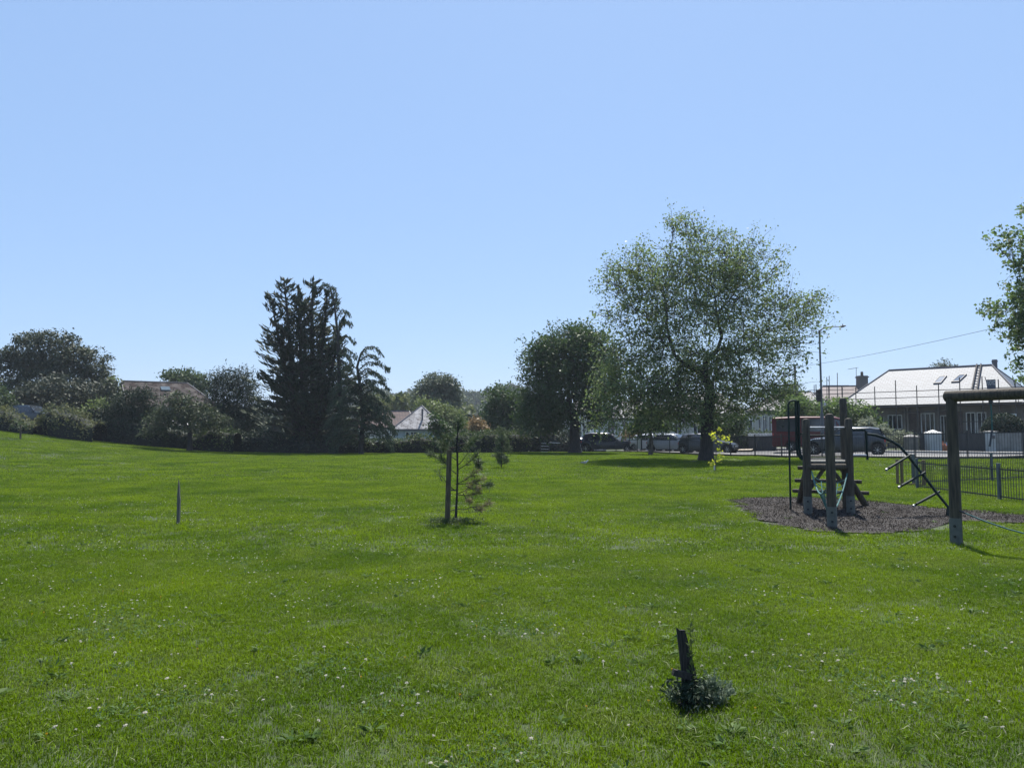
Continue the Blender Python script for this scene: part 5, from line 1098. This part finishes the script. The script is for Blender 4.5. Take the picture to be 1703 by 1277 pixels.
def bags():
    c = W(1570, 748, 54.6); c.z = h(c.x, c.y); 
    for lab, m, dx, r in (('orange recycling sack leaning on the white pointed pillar', mat('orange_sack', (.45, .14, .05), (.3, .09, .04), .6, 6), -.05, .26), ('blue recycling sack resting beside the orange one', mat('blue_sack', (.08, .16, .35), (.05, .1, .25), .6, 6), .32, .24)):
        mb = MB(); x = c.x + dx; mb.tube([(x, c.y, c.z), (x, c.y, c.z + .12), (x + .02, c.y, c.z + .34), (x, c.y, c.z + .5), (x - .02, c.y, c.z + .62), (x + .03, c.y, c.z + .70)], [r * .8, r, r * .95, r * .6, r * .15, r * .22], 12); tag(mb.build('recycling_sack', m, None, smooth=True), lab, 'sack')
bags()
def dome_bush():
    c = W(1669, 716, 53.5); t = thing('topiary_bush', 'large clipped dome of dark topiary above the grey garden wall', 'bush', gz(c.x, c.y)); n = 5200; d = unit(rng.normal(size=(n, 3))); d[:, 2] = np.abs(d[:, 2]); p = np.array([c.x, c.y, 0]) + d * np.array([1.35, 1.3, 1.3]) * (.95 + .06 * rng.random((n, 1))); p[:, 2] += W(1669, 718, 53.5).z
    k = rng.random(n) < .3; p[k, 2] -= rng.random(k.sum()) * .8
    v, f = leaves(p, .12, .6, None, 0, .4); npmesh('foliage', v, f, L_yew, t); mb = MB(); z1 = W(1669, 718, 53.5).z; g = h(c.x, c.y)
    mb.tube([(c.x, c.y, g), (c.x, c.y, z1 - .3), (c.x, c.y, z1), (c.x, c.y, z1 + .7), (c.x, c.y, z1 + 1.1)], [.5, 1.15, 1.22, .95, .4], 14); mb.build('branches', MATS['hedge_core'], t, smooth=True)
dome_bush()
def slat_panel():
    a, b = W(1047.5, 747, 67), W(1067, 747, 66); t = thing('slatted_gate', 'pale slatted garden gate standing bright behind the railings', 'gate', gz(a.x, a.y)); g = h(a.x, a.y); mb = MB(); z0, z1 = W(1055, 747, 66.5).z, W(1055, 729.5, 66.5).z
    for i in range(9): p = a.lerp(b, (i + .5) / 9); mb.box((p.x, p.y, (z0 + z1) / 2), (.09, .03, z1 - z0))
    for z in (z0 + .1, z1 - .12): mb.beam(Vector((a.x, a.y + .04, z)), Vector((b.x, b.y + .04, z)), .03, .08)
    mb.build('slats', mat('pale_green_paint', (.52, .58, .52), (.44, .5, .44), .7, 4), t)
    for p in (a, b): mb = MB(); mb.box((p.x, p.y + .06, g + .75), (.1, .1, 1.7)); mb.build('gate_post', M_dkwood, t)
slat_panel()

# ------------------------------------------------------------------ street lamp, sign, cable
def lamp():
    b = W(1368.5, 752, 53); b.z = h(b.x, b.y); t = thing('street_lamp', 'tall grey street lamp with short outreach arm above the red van', 'street lamp', b); top = W(1366, 549, 53); top.x = b.x - .03
    mb = MB(); z2 = W(1369, 690, 53).z; mb.tube([b - Vector((0, 0, .2)), b + Vector((0, 0, .1)), Vector((b.x, b.y, z2)), Vector((b.x, b.y, z2 + .15)), top], [.12, .12, .12, .075, .06], 12); M_lamp = mat('lamp_post_paint', (.10, .11, .12), (.07, .08, .09), .5, 5); mb.build('column', M_lamp, t, smooth=True)
    e = W(1398, 543.5, 52.6); mb = MB(); mb.tube([top - Vector((0, 0, .04)), top.lerp(e, .3) + Vector((0, 0, .12)), top.lerp(e, .65) + Vector((0, 0, .10)), e], [.04, .035, .03, .03], 8); mb.build('arm', M_lamp, t, smooth=True)
    f = W(1407, 541.5, 52.4); mb = MB(); mb.tube([e - (f - e) * .3, e, e.lerp(f, .5), f], [.03, .075, .085, .03], 10); hd = mb.build('lamp_head', M_lamp, t, smooth=True); mb = MB(); mb.tube([e.lerp(f, .4) + Vector((0, 0, .05)), e.lerp(f, .4) + Vector((0, 0, .16))], .035, 8); mb.build('photocell', M_dark, hd)
lamp()
def road_sign():
    a, b = W(1358, 648, 52.7), W(1366.5, 668, 52.7); mb = MB(); mb.box(((a.x + b.x) / 2, 52.7, (a.z + b.z) / 2), (b.x - a.x, .02, a.z - b.z)); t = mb.build('road_sign', M_dark); tag(t, 'dark back of a road sign strapped to the street lamp', 'sign')
    for k in range(4): z = b.z + (a.z - b.z) * (k + .5) / 4; mb = MB(); mb.box(((a.x + b.x) / 2, 52.68, z), (b.x - a.x, .02, .03)); mb.build('channel', M_scaf, t)
    mb = MB(); c = W(1372, 672, 52.8); mb.box((c.x, 52.8, c.z), (.16, .02, .22)); mb.build('plate', mat('small_plate', (.5, .5, .52), (.45, .45, .47), .5, 3), t)
road_sign()
a, b = W(1322, 611, 78), W(1760, 520, 44); pts = [a.lerp(b, k / 24) - Vector((0, 0, .25 * 4 * (k / 24) * (1 - k / 24))) for k in range(25)]
mb = MB(); mb.tube(pts, .014, 5); tag(mb.build('overhead_cable', M_dark), 'thin overhead cable crossing the sky above the slate bungalow', 'cable')
def pole(): 
    b = gz(a.x, a.y); mb = MB(); mb.tube([b, a + Vector((0, 0, .3))], [.13, .1], 10); tag(mb.build('telegraph_pole', M_bark, None, smooth=True), 'wooden pole carrying the overhead cable, mostly hidden by the sycamore', 'pole')
pole()

# ------------------------------------------------------------------ vehicles
def paint(name, c, rough=.28): return mat('paint_' + name, c, tuple(x * .9 for x in c), rough, 2, coat=.5, spec=.4)
def vehicle(name, label, cat, px, Y, heading, prof, L, Wd, paintm, group=None, windows=None, wheel_r=.32, wx=(.80, -.80), glass=M_glass, tail=True, dz=.05):
    """prof: stations (x fraction -1..1, z lower edge, z belt, z top, half width belt, half width top)"""
    c = W(px, 752, Y); t = thing(name, label, cat, (c.x, c.y, h(c.x, c.y) + dz), group, heading); hl = L / 2; hw = Wd / 2
    org = t.location.copy(); rot = Matrix.Rotation(heading, 3, 'Z')
    def build(mb, nm, m, par=t, **k):
        o0 = t.location.copy(); t.location = (0, 0, 0); o = mb.build(nm, m, par, **k); t.location = o0; return o
    xs = sorted(set([p[0] for p in prof] + [round(x, 4) for w_ in wx for x in [w_ + d / hl for d in np.linspace(-wheel_r * 1.18, wheel_r * 1.18, 9)]]))
    def S(x): return [float(np.interp(x, [p[0] for p in prof], [p[k] for p in prof])) for k in range(1, 6)]
    mb = MB(); vs = []; n = 0
    for x in xs:
        zl, zb, zt, wb, wt = S(x); zz = zl
        for w_ in wx:
            d = abs(x - w_) * hl; rr = wheel_r * 1.18
            if d < rr: zz = max(zl, wheel_r + math.sqrt(rr * rr - d * d))
        zz = min(zz, zb - .12)
        ring = [(0, zl), (wb * .9, zz), (wb * .99, zz + .06), (wb, (zz + zb) / 2), (wb * .97, zb), (wt + .02, zt - .07), (wt * .88, zt - .01), (0, zt + .015)]
        full = ring + [(-y, z) for y, z in ring[-2:0:-1]]; n = len(full); vs += [(x * hl, y * hw, z) for y, z in full]
    fs = []
    for i in range(len(xs) - 1):
        for k in range(n): fs.append((i * n + k, i * n + (k + 1) % n, (i + 1) * n + (k + 1) % n, (i + 1) * n + k))
    fs.append(tuple(range(n))); fs.append(tuple(range((len(xs) - 1) * n, len(xs) * n))[::-1]); mb.add(vs, fs); body = build(mb, 'body', paintm, smooth=True)
    # dark wheel wells and wheels
    for w_ in wx:
        for s in (-1, 1):
            wb = S(w_)[3] * hw; mb = MB(); y = s * (wb - .11); mb.tube([(w_ * hl, y - s * .1, wheel_r), (w_ * hl, y + s * .095, wheel_r), (w_ * hl, y + s * .105, wheel_r)], [wheel_r, wheel_r, wheel_r * .93], 20); w_o = build(mb, 'wheel', M_tyre)
            mb = MB(); yo = y + s * .108
            for k in range(7):
                a_ = k / 7 * 6.283; mb.beam((w_ * hl, yo, wheel_r), (w_ * hl + math.cos(a_) * wheel_r * .62, yo, wheel_r + math.sin(a_) * wheel_r * .62), .03 if False else .07, .02)
            mb.tube([(w_ * hl, yo - s * .02, wheel_r), (w_ * hl, yo + s * .01, wheel_r)], wheel_r * .18, 10); o = build(mb, 'rim', M_rim, w_o)
    def side_pt(x, q, s, out=.008):
        zl, zb, zt, wb, wt = S(x); a_ = (wb * .97, zb); b_ = (wt + .02, zt - .07); return Vector((x * hl, s * ((a_[0] + (b_[0] - a_[0]) * q) * hw + out), a_[1] + (b_[1] - a_[1]) * q))
    def side_window(x0, x1, x2, x3, nm='side_window'):
        for s in (-1, 1):
            mb = MB(); K = 6; B = [side_pt(x0 + (x1 - x0) * k / K, .08, s) for k in range(K + 1)]; T = [side_pt(x3 + (x2 - x3) * k / K, .90, s) for k in range(K + 1)]
            for k in range(K): mb.quad(B[k], B[k + 1], T[k + 1], T[k])
            build(mb, nm, glass)
    def cross(x0, x1, nm, q=.86):
        zl, zb, zt, wb, wt = S(x0); zl2, zb2, zt2, wb2, wt2 = S(x1); d = Vector((zt2 - zt, 0, -(x1 - x0) * hl)).normalized(); d = d if d.z > 0 else -d; o_ = d * .02
        wa = min(wb, wt + (wb - wt)) * q; mb = MB(); A = [Vector((x0 * hl, -wa * hw, zt - .0)), Vector((x0 * hl, wa * hw, zt - .0)), Vector((x1 * hl, wt2 * .9 * hw, zt2)), Vector((x1 * hl, -wt2 * .9 * hw, zt2))]; mb.quad(*[v + o_ for v in A]); build(mb, nm, glass)
    for w_ in (windows or []):
        if w_[0] == 'side': side_window(*w_[1:])
        else: cross(*w_[1:])
    zl, zb, zt, wb, wt = S(.985); M_hl = mat('headlight', (.6, .62, .65), (.5, .5, .55), .15, 5); M_tl = mat('tail_light', (.45, .02, .02), (.35, .01, .01), .3, 5)
    for s in (-1, 1):
        mb = MB(); mb.box((.97 * hl, s * wb * hw * .78, zb - .10), (.10, .34, .13)); build(mb, 'headlight', M_hl, bevel=.02)
        zz = S(-.98); mb = MB(); mb.box((-.975 * hl, s * zz[3] * hw * .86, zz[1] - .12), (.10, .26, .17)); build(mb, 'tail_light', M_tl, bevel=.02)
        mb = MB(); x = wx[0] * .55; p = side_pt(x, .1, s); mb.box((p.x, p.y + s * .1, p.z + .03), (.12, .18, .13)); build(mb, 'wing_mirror', paintm, bevel=.02)
    mb = MB(); mb.box((hl * .985, 0, zl + .22), (.06, Wd * .62, .18)); build(mb, 'grille', M_dark); 
    for nm, x, m in (('number_plate', hl * 1.0 + .02, mat('plate_white', (.75, .75, .72), (.7, .7, .68), .5, 3)), ('number_plate', -hl * 1.0 - .02, mat('plate_yellow', (.7, .52, .08), (.65, .48, .07), .5, 3))):
        mb = MB(); mb.box((x, 0, zl + .25), (.02, .52, .11)); build(mb, nm, m)
    for s in (1, -1): mb = MB(); mb.box((s * hl * .985, 0, zl + .06), (.12, Wd * .86, .14)); build(mb, 'bumper', M_dark, bevel=.03)
    return t
HATCH = [(-1, .35, .80, .86, .78, .70), (-.96, .25, .92, 1.05, .92, .74), (-.80, .22, .94, 1.42, .97, .72), (-.55, .20, .93, 1.50, 1, .74), (0, .20, .92, 1.50, 1, .76), (.15, .2, .92, 1.42, 1, .74), (.42, .2, .92, .98, 1, .86), (.75, .2, .84, .90, .98, .82), (.95, .25, .70, .76, .90, .74), (1, .34, .62, .68, .78, .62)]
SUV = [(-1, .45, 1.0, 1.10, .82, .74), (-.96, .34, 1.08, 1.25, .94, .78), (-.84, .28, 1.08, 1.66, .98, .76), (-.6, .27, 1.07, 1.74, 1, .78), (0, .27, 1.05, 1.74, 1, .80), (.15, .27, 1.05, 1.66, 1, .78), (.40, .27, 1.04, 1.12, 1, .88), (.78, .27, .98, 1.04, .98, .84), (.95, .32, .84, .92, .92, .76), (1, .42, .74, .80, .80, .66)]
VAN = [(-1, .40, 1.35, 2.36, .93, .86), (-.98, .34, 1.35, 2.46, .97, .88), (-.5, .3, 1.35, 2.52, 1, .90), (.35, .3, 1.35, 2.50, 1, .90), (.50, .3, 1.32, 2.36, 1, .86), (.70, .3, 1.28, 1.62, .99, .86), (.78, .3, 1.2, 1.30, .98, .84), (.95, .34, .98, 1.05, .93, .78), (1, .42, .8, .88, .84, .68)]
wins = [('side', -.72, .30, .12, -.66), ('x', .42, .15, 'windscreen'), ('x', -.955, -.82, 'rear_window')]
winsS = [('side', -.74, .29, .12, -.70), ('x', .40, .15, 'windscreen'), ('x', -.955, -.85, 'rear_window')]
P_grey, P_white, P_navy, P_silver, P_red, P_suv = paint('grey', (.035, .038, .044)), paint('white', (.55, .56, .58)), paint('navy', (.010, .014, .032)), paint('silver', (.26, .275, .29)), mat('paint_red', (.085, .004, .007), (.07, .003, .006), .5, 2, coat=.15, spec=.3), paint('slate', (.014, .020, .027))
PG = 'cars parked along the kerb'
vehicle('parked_suv', 'dark slate grey off-road car parked tail-on in front of the red van', 'car', 1407, 47.6, R(152), SUV, 4.5, 1.85, P_suv, PG, winsS, .36)
vehicle('parked_van', 'long dark red high-roofed van behind the grey off-road car', 'van', 1362, 55.5, R(-24), VAN, 6.2, 2.0, P_red, None, [('side', .34, .62, .50, .36), ('x', .70, .50, 'windscreen'), ('side', -.9, -.45, -.45, -.9), ('side', -.35, .2, .2, -.35)], .36, (.72, -.58))
vehicle('parked_car', 'dark grey hatchback half hidden by the sycamore trunk', 'car', 1178, 58.0, R(-32), HATCH, 4.2, 1.76, P_grey, PG, wins)
vehicle('parked_car', 'silver hatchback with gleaming bonnet just behind the dark grey one', 'car', 1122, 62.8, R(-36), HATCH, 4.3, 1.78, P_silver, PG, wins)
vehicle('parked_car', 'white car parked close to the small round-headed tree', 'car', 1090, 66.2, R(-40), HATCH, 4.1, 1.75, P_white, PG, wins)
vehicle('parked_car', 'navy blue car parked between the chestnut trunk and slatted gate', 'car', 1010, 68.2, R(-12), SUV, 4.5, 1.8, P_navy, PG, winsS, .34)
vehicle('parked_car', 'pale car with a bright windscreen just past the chestnut trunk', 'car', 972, 74.5, R(-50), SUV, 4.3, 1.8, P_silver, PG, winsS, .33)
vehicle('parked_car', 'white car glimpsed through the railings before the chestnut trunk', 'car', 942, 79.0, R(-60), HATCH, 4.1, 1.8, P_white, PG, wins)
vehicle('parked_car', 'blue car seen over the bramble hedge under the holm oak', 'car', 50, 66.0, R(-10), HATCH, 4.2, 1.8, paint('blue', (.010, .022, .035)), None, wins)

# ------------------------------------------------------------------ haze
mb = MB(); mb.box((0, 560, 20), (1500, 1200, 50)); hz = mb.build('haze', None or bpy.data.materials.new('haze_air'), None); hz['kind'] = 'stuff'
m = hz.data.materials[0]; m.use_nodes = True; m.node_tree.nodes.clear(); o_ = m.node_tree.nodes.new('ShaderNodeOutputMaterial'); pv = m.node_tree.nodes.new('ShaderNodeVolumePrincipled')
pv.inputs['Color'].default_value = (.78, .87, 1, 1); pv.inputs['Density'].default_value = .00030; pv.inputs['Anisotropy'].default_value = .2; m.node_tree.links.new(pv.outputs[0], o_.inputs['Volume'])
